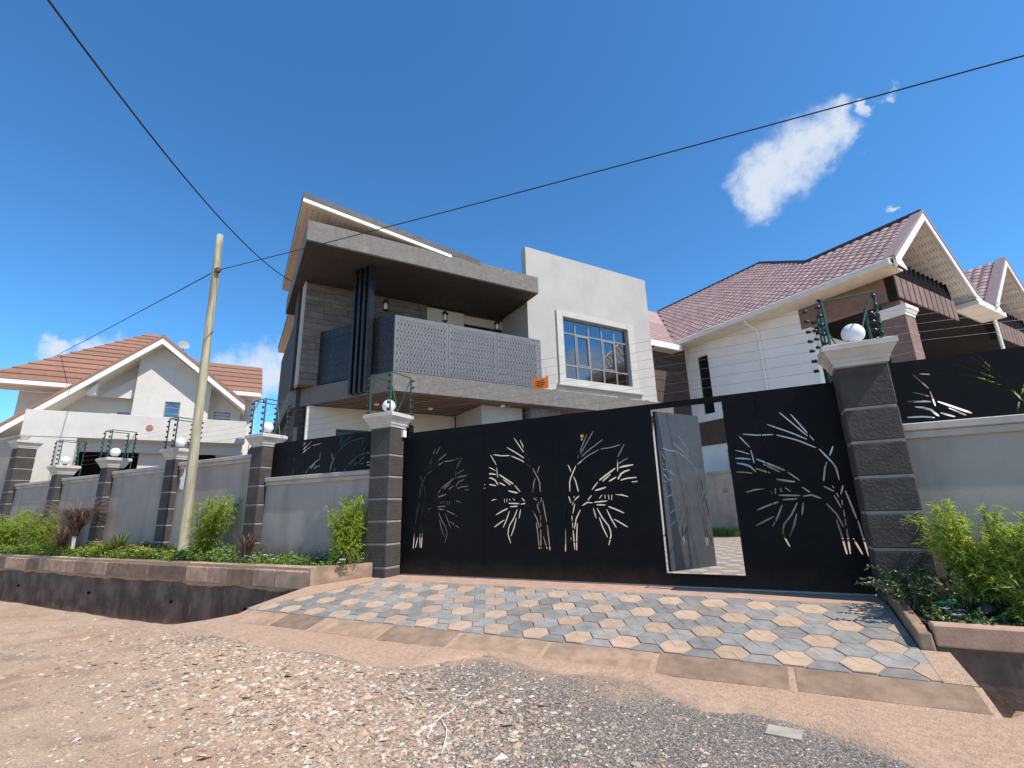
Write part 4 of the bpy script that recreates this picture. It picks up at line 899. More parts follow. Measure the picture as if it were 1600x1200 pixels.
for i in range(5):
    for j in range(3):
        k = MB(); dq = [r2.uniform(-.006, .006) for _ in range(3)]; a, b, c, d = ws[i]+.02, ws[i+1]-.02, wz[j]+.02, wz[j+1]-.02
        k.hexa([(a, 12.180+dq[0], c), (b, 12.180+dq[1], c), (b, 12.188+dq[1], c), (a, 12.188+dq[0], c), (a, 12.180+dq[0]+dq[2]*.5, d), (b, 12.180+dq[1]+dq[2]*.5, d), (b, 12.188+dq[1]+dq[2]*.5, d), (a, 12.188+dq[0]+dq[2]*.5, d)]); part('pane', k, 'glass', win)
# rough stone strip on the slab under the white block
sb = hbox('stone_band', 7.75, 13.1, 11.98, 12.084, 4.431, 4.62, 'plaster_trim'); m_ = MB(); m2 = MB(); s_ = 7.8
while s_ < 12.7:
    L = r2.uniform(.12, .42); (m_ if r2.random() < .55 else m2).cbox(s_, s_+L-.01, 11.945+r2.uniform(-.01, .015), 11.979, 4.435+r2.choice((0, .09)), 4.435+r2.choice((.10, .17, .185)), .005); s_ += L
tag(part('stone_chips', m_, 'stone_clad', sb), kind='stuff'); tag(part('light_stone_chips', m2, 'stone_light', sb), kind='stuff')
# perforated balcony screens
def lattice(x0, x1, z0, z1, px=.092, pz=.100):
    hs = []; nz_ = int((z1-z0-.10)/pz); j = 0; z = z0+.07
    while z < z1-.07:
        x = x0+.07+(px*.5 if j % 2 else 0)
        while x < x1-.09:
            if j % 2 == 0: p = [(x, z-.044), (x+.018, z-.044), (x+.040, z+.044), (x+.022, z+.044)]; hs.append(p)
            else:
                p = [(x, z+.032), (x+.016, z+.032), (x+.066, z-.032), (x+.050, z-.032)]; hs.append(p)
            x += px
        j += 1; z += pz
    return hs
cuts = [3.2, 4.69, 6.18, 7.68]
for a, b in zip(cuts, cuts[1:]):
    me = cut_sheet('balcony_screen', [(a+.003, 4.45), (b-.003, 4.45), (b-.003, 5.955), (a+.003, 5.955)], lattice(a, b, 4.45, 5.955), .004)
    pn = piece('balcony_screen', me, 'metal_screen', house, (0, 11.425, 0))
    m_ = MB(); m_.box(a+.003, b-.003, 11.43, 11.47, 5.91, 5.954); part('screen_rail', m_, 'metal_screen', pn).location = (0, 0, 0); o_ = pn.children[0]; o_.matrix_parent_inverse = Matrix.Identity(4); o_.location = (0-(pn.location.x), 0-(pn.location.y), 0-(pn.location.z))
hbox('screen_backing', 3.35, 7.6, 11.56, 11.60, 4.43, 5.85, 'fascia_dark')  # plain dark sheet behind the screen slots
for a, b in ((.0, 1.08), (1.08, 2.2), (2.2, 3.32)):
    me = cut_sheet('balcony_screen', [(a+.003, 4.46), (b-.003, 4.46), (b-.003, 6.0), (a+.003, 6.0)], lattice(a, b, 4.46, 6.0), .004)
    # runs parallel to the street
    o = piece('balcony_screen', me, 'metal_fin', house, (C0.x, C0.y, 0), (0, 0, math.atan2(CH.y, CH.x)))
m_ = MB(); pts = [chp(0.05, -.10), chp(3.3, -.10), chp(3.3, -.14), chp(.05, -.14)]; m_.prism(pts, 4.43, 5.85); part('screen_backing', m_, 'fascia_dark', house)
for i in range(4):
    d = .735+i*.175; w_ = .035; m_ = MB(); m_.prism([chp(d-w_, .05), chp(d+w_, .05), chp(d+w_, .22), chp(d-w_, .22)], 3.96, 7.474); part('facade_fin', m_, 'metal_fin', house)
# ground floor under the slab
hbox('ground_back', 1.56, 12.89, 17.0, 17.2, 0, 3.9, 'plaster_cream')
gw = wall_open(1.56, 5.92, 13.86, 14.05, 0, 3.90, [(2.35, 3.25, 2.2, 3.3), (4.6, 5.4, .4, 2.7)]); gwp = part('ground_wall', gw, 'plaster_cream', house)
for a, b, c, d in ((2.35, 3.25, 2.2, 3.3), (4.6, 5.4, .4, 2.7)):
    w_ = hbox('ground_window', a, b, 13.93, 13.95, c, d, 'glass_dark'); 
    for e in ((a, a+.06, c, d), (b-.06, b, c, d), (a+.061, b-.061, d-.06, d), (a+.061, b-.061, c, c+.06)): hbox('frame', e[0], e[1], 13.88, 13.929, e[2], e[3], 'metal_fin', w_)
hbox('ground_pier', 5.93, 7.28, 11.96, 13.8, 0, 3.902, 'plaster_white'); hbox('stone_pier', 7.42, 8.5, 11.72, 13.5, 0, 3.902, 'stone_clad'); hbox('ground_recess', 7.29, 7.41, 12.6, 13.5, 0, 3.9, 'brown_clad'); hbox('ground_front', 8.51, 13.1, 12.4, 12.6, 0, 3.902, 'plaster_white')
# pendant lanterns under the balcony ceiling
for s_, q, w_ in ((3.36, 13.0, 'by the four black fins'), (5.22, 13.02, 'in front of the cream panel'), (7.06, 13.02, 'beside the white inner wall')):
    wp = H3(s_, q, 6.72); t = thing('pendant_lantern', 'small black pendant lantern under the balcony ceiling '+w_, 'lantern', (s_, q, 6.72), 'balcony pendant lanterns', rot=HROT)
    m_ = MB(); m_.tube([(s_, q, 7.05), (s_, q, 7.474)], .006, 6); part('rod', m_, 'lantern_black', t)
    m_ = MB(); m_.lathe([(.03, .36), (.10, .29), (.10, .27), (.085, .262)], (s_, q, 6.70), 10); m_.lathe([(.08, .03), (.09, .02), (.05, 0)], (s_, q, 6.70), 10)
    for k in range(5): a = 2*pi*k/5; m_.tube([(s_+.085*cos(a), q+.085*sin(a), 6.72), (s_+.09*cos(a), q+.09*sin(a), 6.97)], .006, 5)
    part('cage', m_, 'lantern_black', t); m_ = MB(); m_.lathe([(.03, .04), (.06, .08), (.065, .18), (.03, .25)], (s_, q, 6.70), 10); part('glass_shade', m_, 'bulb_glass', t)
# ------------------------------------------------------------------ neighbour house on the right (same turned frame)
nbr = thing('white_house', 'white two storey house with pink tiled roofs and brown veranda beams', 'house', (19, 12, 0), rot=HROT)
def nbox(name, s0, s1, q0, q1, z0, z1, mat, parent=None, b=0):
    m_ = MB(); (m_.cbox(s0, s1, q0, q1, z0, z1, b) if b else m_.box(s0, s1, q0, q1, z0, z1)); return part(name, m_, mat, parent or nbr)
EZ = 7.63; ES = 15.65; RM = .79
sw = MB(); cells(sw, [8.3, 12.10, 12.62, 13.2], [0, 1.2, 3.3, 4.5, 6.92, 7.40], lambda x, z: not (12.10 < x < 12.62 and (4.5 < z < 6.92)), 0, 1)
sw.v = [(16.3+.25*y, x, z) for x, y, z in sw.v]; part('side_wall', sw, 'plaster_nbr', nbr)
wn_ = nbox('side_window', 16.42, 16.45, 12.10, 12.62, 4.5, 6.92, 'glass_dark')
for e in ((12.10, 12.15, 4.5, 6.92), (12.57, 12.62, 4.5, 6.92), (12.151, 12.569, 5.7, 5.75)): nbox('frame', 16.38, 16.419, *e[:2], *e[2:], 'metal_fin', wn_)
nbox('brown_band', 16.26, 16.298, 11.2, 12.9, 3.25, 4.2, 'brown_clad')
nbox('low_window', 16.255, 16.298, 11.5, 11.75, 1.9, 3.0, 'glass_dark')
# brown clad wing
wg = nbox('wing_wall', 14.2, 16.6, 13.25, 13.5, 0, 7.45, 'dark_inside')
for i in range(15):
    z = .05+i*.49
    if z > 7: break
    nbox('clad_board', 14.2, 16.29, 13.20, 13.249, z, z+.475, 'brown_clad' if z > 4.3 or z < 0 else 'plaster_nbr', wg, b=.006)
# roof decks and tiles
def roofpt(s, q): return Vector((s, q, EZ+RM*(s-ES)))
main_poly = [(15.60, 5.19), (18.77, 5.19), (18.77, 8.9), (22.1, 12.6), (22.1, 19.5), (15.60, 13.1)]
m_ = MB(); m_.slab([roofpt(*p)-Vector((0, 0, .05)) for p in [(15.60, 5.22), (18.77, 5.22), (18.77, 13.1), (15.60, 13.1)]], .06); m_.slab([roofpt(*p)-Vector((0, 0, .05)) for p in [(18.771, 8.9), (22.1, 12.6), (22.1, 19.5), (18.771, 16.2)]], .06); part('roof_deck', m_, 'ridge_dark', nbr)
TW, TL = .30, .30
def tile_mesh():
    k = MB(); xs = [0, .05, .12, .19, .25, TW+.005]; hz = [.012, .040, .050, .038, .014, .012]; n = len(xs)
    for x, h in zip(xs, hz): k.v += [(x, -.04, h+.022), (x, TL+.02, h-.006), (x, -.04, h-.012)]
    for i in range(n-1): a = 3*i; b = 3*i+3; k.f += [(a, b, b+1, a+1), (a+2, b+2, b, a)]
    return k
TM = tile_mesh(); tile_me = TM.mesh('roof_tile', fix=False)
t_ = NT('tile_far'); r_ = t_.rng(t_.island(), 0, 1, .84, 1.16); h_ = t_.n('ShaderNodeHueSaturation'); h_.inputs['Color'].default_value = (.37, .24, .22, 1); t_.l(r_, h_.inputs['Value']); a_ = t_.mix(t_.math('MULTIPLY', t_.rng(t_.noise(2.6, 6), .5, .72), .3), h_.outputs[0], (.11, .075, .075)); t_.color(a_); t_.rough(.62); MATS['tile_far'] = t_.m
def inpoly(x, y, P):
    c = False
    for i in range(len(P)):
        (x1, y1), (x2, y2) = P[i], P[i-1]
        if (y1 > y) != (y2 > y) and x < (x2-x1)*(y-y1)/(y2-y1)+x1: c = not c
    return c
spots = []
def lay(poly, O, U, V, du, dv, mat_plane):
    U = Vector(U).normalized(); V = Vector(V).normalized(); N = U.cross(V); O = Vector(O)
    for j in range(int(dv/TL)+1):
        for i in range(int(du/TW)+1):
            p = O+U*(i*TW)+V*(j*TL); c = p+U*TW/2+V*TL/2
            if inpoly(c.x, c.y, poly): spots.append((p, U, V, N))
lay(main_poly, (15.60, 19.5, EZ+RM*(15.60-ES)+.0), (0, -1, 0), (1, 0, RM), 14.4, 8.4, None)
g2 = [(23.25, 5.19), (26.4, 5.19), (26.4, 10), (23.25, 10)]
lay(g2, (23.25, 10.0, EZ+.02), (0, -1, 0), (1, 0, .85), 4.9, 4.3, None)
def dist_cam(p): w = H3(p.x, p.y, p.z); return (w-Vector((0, 0, 1))).length
spots.sort(key=lambda a: dist_cam(a[0]))
roof = part('tile_roof', MB().slab([roofpt(*p)-Vector((0, 0, .03)) for p in [(15.62, 5.25), (18.7, 5.25), (18.7, 6.0), (15.62, 6.0)]], .01), 'ridge_dark', nbr)
far = MB(); ho = OFF[nbr.name]
for k, (p, U, V, N) in enumerate(spots):
    if k < 300:
        o = link('roof_tile', tile_me, 'tile_pink', roof); o.matrix_basis = Matrix(((U.x, V.x, N.x, p.x-ho[0]), (U.y, V.y, N.y, p.y-ho[1]), (U.z, V.z, N.z, p.z-ho[2]), (0, 0, 0, 1)))
    else: far.add([p+U*x+V*y+N*z for x, y, z in TM.v], TM.f)
tag(part('far_roof_tiles', far, 'tile_far', roof, fix=False), kind='stuff')
# wing roof facing the street
def wp(s, q): return (s, q, EZ+RM*(q-13.1))
m_ = MB(); m_.slab([wp(13.5, 12.75), wp(15.45, 12.75), wp(15.7, 13.05), wp(22.0, 19.4), wp(13.5, 19.4)], .05); part('wing_roof', m_, 'tile_pink', nbr)
m_ = MB()
for j in range(12): q = 12.75+j*.3; m_.box(13.5, min(15.4+(q-12.75), 19), q-.01, q+.03, wp(0, q)[2], wp(0, q)[2]+.025)
tag(part('wing_tile_rows', m_, 'tile_pink', nbr), kind='stuff')
m_ = MB(); m_.tube([wp(15.68, 13.06), wp(22.0, 19.4)], .05, 6); part('valley_flashing', m_, 'ridge_dark', nbr)
nbox('wing_fascia', 13.5, 15.50, 12.66, 12.74, 7.12, 7.36, 'fascia_white'); nbox('wing_soffit', 14.2, 15.5, 12.75, 13.24, 7.14, 7.18, 'cream_fascia')
# ridges, gutter, soffit
m_ = MB(); m_.tube([(22.1, 12.6, EZ+RM*6.45+.03), (22.1, 19.5, EZ+RM*6.45+.03)], .09, 8); m_.tube([(18.77, 8.9, EZ+RM*3.12+.04), (22.1, 12.6, EZ+RM*6.45+.03)], .085, 8); part('hip_ridge', m_, 'ridge_dark', nbr)
m_ = MB(); m_.tube([(18.77, 5.15, EZ+RM*3.12+.04), (18.77, 8.9, EZ+RM*3.12+.04)], .09, 8); part('gable_ridge', m_, 'ridge_dark', nbr)
nbox('gutter', 15.47, 15.63, 5.20, 13.05, 7.42, 7.62, 'cream_fascia', b=.02); nbox('eave_soffit', 15.60, 16.30, 5.22, 13.19, 7.40, 7.44, 'cream_fascia')
m_ = MB(); m_.tube([(15.55, 9.8, 7.42), (15.60, 9.8, 7.30), (16.2, 9.8, 7.12), (16.24, 9.8, 6.9), (16.24, 9.8, 0)], .04, 8); part('downpipe', m_, 'fascia_white', nbr)
# street gable(s)
def gable(s0, zE, sR, zR, s1, q0, full):
    nonlocal_ = None
    for a, b, sg in (((s0, zE), (sR, zR), 1), ((sR, zR), (s1, zE), -1)):
        (sa, za), (sb, zb) = a, b
        m_ = MB(); m_.hexa([(sa, q0-.07, za-.30), (sb, q0-.07, zb-.30), (sb, q0-.02, zb-.30), (sa, q0-.02, za-.30), (sa, q0-.07, za-.03), (sb, q0-.07, zb-.03), (sb, q0-.02, zb-.03), (sa, q0-.02, za-.03)]); part('bargeboard', m_, 'fascia_white', nbr)
        m_ = MB(); m_.hexa([(sa, q0-.09, za-.025), (sb, q0-.09, zb-.025), (sb, q0+.24, zb-.025), (sa, q0+.24, za-.025), (sa, q0-.09, za+.085), (sb, q0-.09, zb+.085), (sb, q0+.24, zb+.085), (sa, q0+.24, za+.085)]); part('verge_cap', m_, 'ridge_pink', nbr)
        m_ = MB(); m_.hexa([(sa, q0-.015, za-.20), (sb, q0-.015, zb-.20), (sb, q0+2.4, zb-.20), (sa, q0+2.4, za-.20), (sa, q0-.015, za-.16), (sb, q0-.015, zb-.16), (sb, q0+2.4, zb-.16), (sa, q0+2.4, za-.16)]); sp_ = part('gable_soffit', m_, 'soffit_grey', nbr)
        if sg < 0:
            m_ = MB(); sl = (zb-za)/(sb-sa)
            for r in range(12):
                for k in range(20):
                    if k % 6 == 5: continue
                    s_ = sa+.22+r*.245; q = q0+.12+k*.085; z = za-.205+sl*(s_-sa); m_.hexa([(s_, q, z-.004), (s_+.10, q, z-.004+sl*.10), (s_+.10, q+.016, z-.004+sl*.10), (s_, q+.016, z-.004), (s_, q, z+.003), (s_+.10, q, z+.003+sl*.10), (s_+.10, q+.016, z+.003+sl*.10), (s_, q+.016, z+.003)])
            tag(part('vent_slots', m_, 'vent_dark', sp_), kind='stuff')
    # right slope covering
    m_ = MB(); m_.slab([(sR, q0+.1, zR-.02), (s1, q0+.1, zE-.02), (s1, q0+4, zE-.02), (sR, q0+4, zR-.02)], .06); part('right_slope', m_, 'tile_pink', nbr)
    # boxed eave returns
    for sa, sg in ((s0, 1), (s1, -1)):
        m_ = MB(); m_.prism_y([(sa-.02*sg, zE-.20), (sa+.62*sg, zE-.26), (sa+.30*sg, zE+.06), (sa-.0*sg, zE-.02)], q0-.10, q0-.071); part('eave_return', m_, 'fascia_white', nbr)
    # dark recessed gable end behind a saw-toothed strip above the beam
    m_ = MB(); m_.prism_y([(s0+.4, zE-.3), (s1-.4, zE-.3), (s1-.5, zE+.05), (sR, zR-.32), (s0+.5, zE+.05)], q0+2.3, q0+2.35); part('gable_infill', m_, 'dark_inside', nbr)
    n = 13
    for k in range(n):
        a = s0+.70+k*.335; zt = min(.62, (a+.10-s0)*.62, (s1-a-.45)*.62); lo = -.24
        m_ = MB(); m_.prism_y([(a, zE+lo), (a+.33, zE+lo), (a+.36, zE+lo+zt*.55), (a+.24, zE+lo+zt+.10), (a+.02, zE+lo+zt*.45)], q0+.36, q0+.85); part('gable_tooth', m_, 'tooth_dark', nbr)  # row of plain dark tooth shapes over the beam
gable(15.65, EZ, 18.77, 10.1, 21.9, 5.19, True)
gable(23.25, EZ+.02, 26.4, 10.35, 29.6, 5.19, False)
nbox('valley_box', 21.3, 23.9, 5.05, 7.4, 7.30, 7.46, 'cream_fascia'); nbox('valley_gutter', 21.95, 23.2, 5.10, 7.4, 7.465, 7.58, 'cream_fascia')
m_ = MB(); m_.tube([(22.9, 5.0, 7.5), (22.95, 4.95, 7.62), (23.85, 5.3, 7.66), (23.95, 5.4, 7.5), (23.95, 5.4, 0)], .055, 8); part('downpipe', m_, 'fascia_white', nbr)
# veranda: brown beams with blocks, column with white capital
def beam(s0, s1, q, n):
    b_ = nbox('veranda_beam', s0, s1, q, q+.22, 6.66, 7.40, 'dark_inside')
    w = (s1-s0)/n
    for i in range(n): nbox('beam_block', s0+i*w+.02, s0+(i+1)*w-.05, q-.05, q-.001, 6.70, 7.39, 'brown_beam', b_, b=.008)
beam(16.3, 20.6, 5.5, 11); beam(24.2, 29.2, 5.5, 13)
nbox('side_beam', 16.3, 16.52, 5.73, 8.29, 6.66, 7.39, 'brown_beam')
for s_ in (16.42,):
    c_ = nbox('column', s_, s_+.62, 5.46, 6.05, 0, 6.17, 'brown_beam')
    for z in (4.45, 5.02, 5.6): nbox('column_joint', s_-.006, s_+.626, 5.454, 6.056, z, z+.035, 'pillar_joint', c_)
    m_ = MB(); r = (s_, s_+.62, 5.46, 6.05); frustum(m_, grow(r, .015), grow(r, .02), 6.171, 6.25); frustum(m_, grow(r, .04), grow(r, .09), 6.25, 6.36); frustum(m_, grow(r, .10), grow(r, .10), 6.36, 6.46); part('capital', m_, 'fascia_white', c_)
    nbox('column_head', s_+.05, s_+.57, 5.52, 6.0, 6.465, 6.658, 'brown_beam')
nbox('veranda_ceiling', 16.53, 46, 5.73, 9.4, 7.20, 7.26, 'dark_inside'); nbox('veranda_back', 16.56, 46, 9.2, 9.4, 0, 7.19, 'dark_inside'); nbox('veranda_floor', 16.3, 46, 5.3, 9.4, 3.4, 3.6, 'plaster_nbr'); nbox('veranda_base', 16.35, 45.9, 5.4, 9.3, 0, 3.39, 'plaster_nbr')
nbox('veranda_side', 16.31, 16.55, 8.0, 8.299, 0, 6.65, 'plaster_nbr'); nbox('inner_arch', 16.56, 18.6, 7.9, 8.1, 5.7, 6.4, 'plaster_nbr')
# side boundary wall seen through the wicket door
t = thing('side_boundary_wall', 'plain pale boundary wall with a small vent seen through the open wicket door', 'wall', (14.6, 11, 0), rot=HROT)
m_ = MB(); m_.box(14.6, 14.8, 4, 13, 0, 2.0); part('wall_panel', m_, 'coping', t); m_ = MB(); m_.cbox(14.54, 14.86, 4, 13, 2.0, 2.09, .01); part('coping', m_, 'coping', t)
m_ = MB(); m_.box(14.585, 14.599, 10.75, 10.95, 1.35, 1.5); part('vent_block', m_, 'vent_dark', t)

# ------------------------------------------------------------------ neighbour house on the left
lh = thing('gabled_house', 'cream house with brown shingle roof, big street gable and balcony parapet', 'house', (-3, 27, 0), rot=HROT)
def lbox(name, s0, s1, q0, q1, z0, z1, mat, parent=None, b=0):
    m_ = MB(); (m_.cbox(s0, s1, q0, q1, z0, z1, b) if b else m_.box(s0, s1, q0, q1, z0, z1)); return part(name, m_, mat, parent or lh)
def LP(s24, z24, q): k = q/24; return (s24*k, 1+(z24-1)*k)
def lb(name, a, b, q0, q1, mat, parent=None, bv=0):
    (s0, z0), (s1, z1) = LP(*a, q0), LP(*b, q0); return lbox(name, min(s0, s1), max(s0, s1), q0, q1, min(z0, z1), max(z0, z1), mat, parent, bv)
lb('parapet', (-6.93, 4.10), (.28, 5.09), 25.6, 25.85, 'plaster_left', bv=.01)
lb('parapet_base', (-6.90, -.6), (-5.32, 4.095), 25.62, 26.2, 'plaster_left'); lb('carport_lintel', (-5.31, 3.60), (.25, 4.094), 26.0, 26.25, 'plaster_left')
lb('carport_wall', (-3.35, 0), (-1.9, 3.59), 26.3, 26.5, 'plaster_left'); lb('carport_back', (-6, -.6), (.6, 4.0), 29.5, 29.7, 'dark_inside'); lb('pillar', (-.1, -.6), (.25, 3.59), 26.0, 26.3, 'plaster_left')
lb('balcony_floor', (-6.8, 3.98), (.2, 4.08), 25.9, 29.4, 'plaster_left')
# gable walls: recessed left wall, projecting bay, right wall
ap_s, ap_z = LP(-3.19, 8.20, 26.9)
def gz_at(s_): return ap_z-.93*(ap_s-s_) if s_ < ap_s else ap_z-.79*(s_-ap_s)
def gpoly(name, s0, s1, q0, q1, z0, mat):
    top = [(s1, gz_at(s1))]+([(ap_s, ap_z)] if s0 < ap_s < s1 else [])+[(s0, gz_at(s0))]; m_ = MB(); m_.prism_y([(s0, z0), (s1, z0)]+top, q0, q1); return part(name, m_, mat, lh)
b0, b1 = LP(-3.83, 0, 27.2)[0], LP(-1.22, 0, 27.2)[0]
def gwall(name, s0, s1, q0, q1, z0, holes, mat):
    z1 = min(gz_at(s0), gz_at(s1)); m_ = wall_open(s0, s1, q0, q1, z0, z1, holes); w_ = part(name, m_, mat, lh)
    pts = [(s0, z1+.001), (s1, z1+.001)]+([(s1, gz_at(s1))] if gz_at(s1) > z1+.01 else [])+([(ap_s, ap_z)] if s0 < ap_s < s1 else [])+([(s0, gz_at(s0))] if gz_at(s0) > z1+.01 else [])
    if len(pts) > 2: m_ = MB(); m_.prism_y(pts, q0, q1); part('gable_wall', m_, mat, lh)
    return w_
def lwin(a, b, q):
    (s0, z0), (s1, z1) = LP(*a, q), LP(*b, q); return (min(s0, s1), max(s0, s1), min(z0, z1), max(z0, z1))
h1 = lwin((-2.77, 5.745), (-2.244, 5.0), 27.2); h2 = lwin((-4.27, 5.44), (-3.86, 5.0), 28.0); h3 = lwin((-1.0, 5.44), (-.39, 5.0), 28.0)
gwall('gable_bay', b0, b1, 27.2, 27.4, 4.3, [h1], 'plaster_left'); gwall('gable_left', LP(-6.0, 0, 28)[0], b0-.001, 28.0, 28.2, 4.3, [h2], 'plaster_left'); gwall('gable_right', b1+.001, LP(.0, 0, 28)[0], 28.0, 28.2, 4.3, [h3], 'plaster_left')
lbox('bay_side', b0, b0+.15, 27.401, 27.999, 4.3, gz_at(b0)-.05, 'plaster_left'); lbox('bay_side', b1-.15, b1, 27.401, 27.999, 4.3, gz_at(b1)-.05, 'plaster_left')
for h, q in ((h1, 27.2), (h2, 28.0), (h3, 28.0)):
    w_ = lbox('window', h[0], h[1], q+.10, q+.13, h[2], h[3], 'glass'); lbox('frame', h[0], h[0]+.05, q+.06, q+.099, h[2], h[3], 'metal_grey', w_); lbox('frame', h[1]-.05, h[1], q+.06, q+.099, h[2], h[3], 'metal_grey', w_); lbox('frame', h[0]+.051, h[1]-.051, q+.06, q+.099, h[3]-.05, h[3], 'metal_grey', w_)
    for k in range(1, 3): z = h[2]+(h[3]-h[2])*k/3; lbox('louvre_bar', h[0]+.051, h[1]-.051, q+.07, q+.099, z-.02, z+.02, 'metal_grey', w_)
# triangular trim hanging from the soffit
m_ = MB(); (s0, z0), (s1, z1) = LP(-5.32, 5.82, 27.0), LP(-5.02, 6.30, 27.0); m_.prism_y([(s0, z0), (s1, z0), (s1, z1)], 26.9, 27.3); part('soffit_trim', m_, 'fascia_white', lh)
m_ = MB(); (s0, z0), (s1, z1) = LP(-4.95, 5.75, 27.6), LP(-3.84, 6.5, 27.6); m_.prism_y([(s0, z0), (s1, z0), (s1, z1+.15)], 27.55, 27.6); part('soffit_trim', m_, 'plaster_left', lh)
# gable roof edges and slopes
ga = LP(-3.19, 8.56, 26.5); gr = LP(.14, 5.92, 26.5); gl_ = LP(-8.4, 3.60, 26.5)
for a, b in ((gl_, ga), (ga, gr)):
    m_ = MB(); m_.hexa([(a[0], 26.46, a[1]-.38), (b[0], 26.46, b[1]-.38), (b[0], 26.52, b[1]-.38), (a[0], 26.52, a[1]-.38), (a[0], 26.46, a[1]-.08), (b[0], 26.46, b[1]-.08), (b[0], 26.52, b[1]-.08), (a[0], 26.52, a[1]-.08)]); part('bargeboard', m_, 'fascia_white', lh)
    m_ = MB(); m_.hexa([(a[0], 26.42, a[1]-.078), (b[0], 26.42, b[1]-.078), (b[0], 26.75, b[1]-.078), (a[0], 26.75, a[1]-.078), (a[0], 26.42, a[1]+.06), (b[0], 26.42, b[1]+.06), (b[0], 26.75, b[1]+.06), (a[0], 26.75, a[1]+.06)]); part('verge_cap', m_, 'shingle', lh)
    m_ = MB(); m_.hexa([(a[0], 26.53, a[1]-.16), (b[0], 26.53, b[1]-.16), (b[0], 32, b[1]-.16), (a[0], 32, a[1]-.16), (a[0], 26.53, a[1]+.02), (b[0], 26.53, b[1]+.02), (b[0], 32, b[1]+.02), (a[0], 32, a[1]+.02)]); part('gable_slope', m_, 'shingle', lh)
    m_ = MB(); m_.hexa([(a[0], 26.53, a[1]-.26), (b[0], 26.53, b[1]-.26), (b[0], 29, b[1]-.26), (a[0], 29, a[1]-.26), (a[0], 26.53, a[1]-.165), (b[0], 26.53, b[1]-.165), (b[0], 29, b[1]-.165), (a[0], 29, a[1]-.165)]); part('gable_soffit', m_, 'cream_fascia', lh)
# shingle courses of the planes that face the street
def courses(q0, z0, m, pl_, n, name='roof_course'):
    """pl_: polygon in (s, q); one overlapping course per step up the slope"""
    dq = (max(p[1] for p in pl_)-q0)/n
    base = part('street_slope', MB().slab([(s_, q, z0+m*(q-q0)-.03) for s_, q in pl_], .06), 'shingle', lh)
    for i in range(n):
        qa = q0+i*dq; qb = qa+dq; xs_ = []
        for qq in (qa+.01, qb-.01):
            it = []
            for k in range(len(pl_)):
                (s1, q1), (s2, q2) = pl_[k-1], pl_[k]
                if (q1 > qq) != (q2 > qq): it.append(s1+(s2-s1)*(qq-q1)/(q2-q1))
            xs_.append((min(it), max(it)) if len(it) > 1 else None)
        if None in xs_: continue
        (a, b), (c, d) = xs_; za, zb = z0+m*(qa-q0), z0+m*(qb-q0)
        m_ = MB(); m_.hexa([(a, qa-.05, za-.025), (b, qa-.05, za-.025), (d, qb, zb-.025), (c, qb, zb-.025), (a, qa-.05, za+.045), (b, qa-.05, za+.045), (d, qb, zb+.008), (c, qb, zb+.008)]); co_ = part('roof_course', m_, 'shingle', base); m_ = MB(); m_.box(a+.01, b-.01, qa-.066, qa-.051, za-.035, za+.022); part('course_shadow', m_, 'course_shadow_tone', co_)  # thin dark strip paints the shadow under each course lip
courses(27.5, 6.92, .6, [(-9.67, 27.5), (-6.2, 27.5), (-3.6, 31.0), (-5.25, 37.3), (-5.73, 37.3)], 14)
courses(28.5, 7.45, .6, [(-.75, 28.5), (.9, 28.5), (.9, 32.85), (-3.0, 32.85)], 6)
lbox('left_gutter', -14, -6.3, 27.36, 27.46, 6.72, 6.90, 'fascia_white'); lbox('left_soffit', -9.6, -6.2, 27.47, 28.6, 6.68, 6.73, 'cream_fascia'); lbox('left_wall', -8.6, -6.4, 28.6, 28.8, 0, 6.67, 'plaster_left')
lbox('right_gutter', -.7, .86, 28.36, 28.46, 7.22, 7.43, 'fascia_white'); lbox('right_soffit', -.7, .86, 28.47, 29.3, 7.22, 7.27, 'cream_fascia'); lbox('right_wall', -.9, .55, 29.3, 29.5, 0, 7.21, 'cream_fascia')
m_ = MB(); m_.tube([(.86, 28.42, 7.3), (.80, 28.6, 7.0), (.62, 29.22, 6.6), (.62, 29.22, 0)], .05, 8); part('downpipe', m_, 'fascia_white', lh)
dish = thing('satellite_dish', 'small round satellite dish behind the ridge of the brown shingle roof', 'dish', (-2.85, 28.0, 8.85), rot=HROT)
m_ = MB(); m_.lathe([(.02, -.05), (.24, .02), (.26, .05), (.24, .04), (.02, -.02)], (0, 0, 0), 20); piece('reflector', m_.mesh('reflector'), 'solar_dish', dish, (-2.85, 28.0, 9.48), (radians(70), 0, .3))
m_ = MB(); m_.tube([(-2.85, 28.06, 8.7), (-2.85, 28.06, 9.48)], .025, 8); part('mast', m_, 'galv', dish)
# faded red sign on the parapet; dark tank lying behind the wall
sgn = LP(-3.15, 4.62, 25.55); m_ = MB(); m_.prism_y([(sgn[0]+.13*cos(pi/4*k+.39), sgn[1]+.13*sin(pi/4*k+.39)) for k in range(8)], 25.57, 25.595)
m_.v = [tuple(H3(*v)) for v in m_.v]; solo('faded_sign', m_, 'red_sign', 'faded red octagonal sign on the cream balcony parapet', 'sign')
tk = MB(); c0 = Vector((-13.6, 9.4, 2.75)); tk.tube([c0, c0+Vector((.1, 0, 0)), c0+Vector((2.6, .2, 0)), c0+Vector((2.7, .2, 0))], [.35, .45, .45, .35], 16); solo('water_tank', tk, 'tank_dark', 'dark cylindrical tank lying behind the wall beside the utility pole', 'tank', smooth=False)
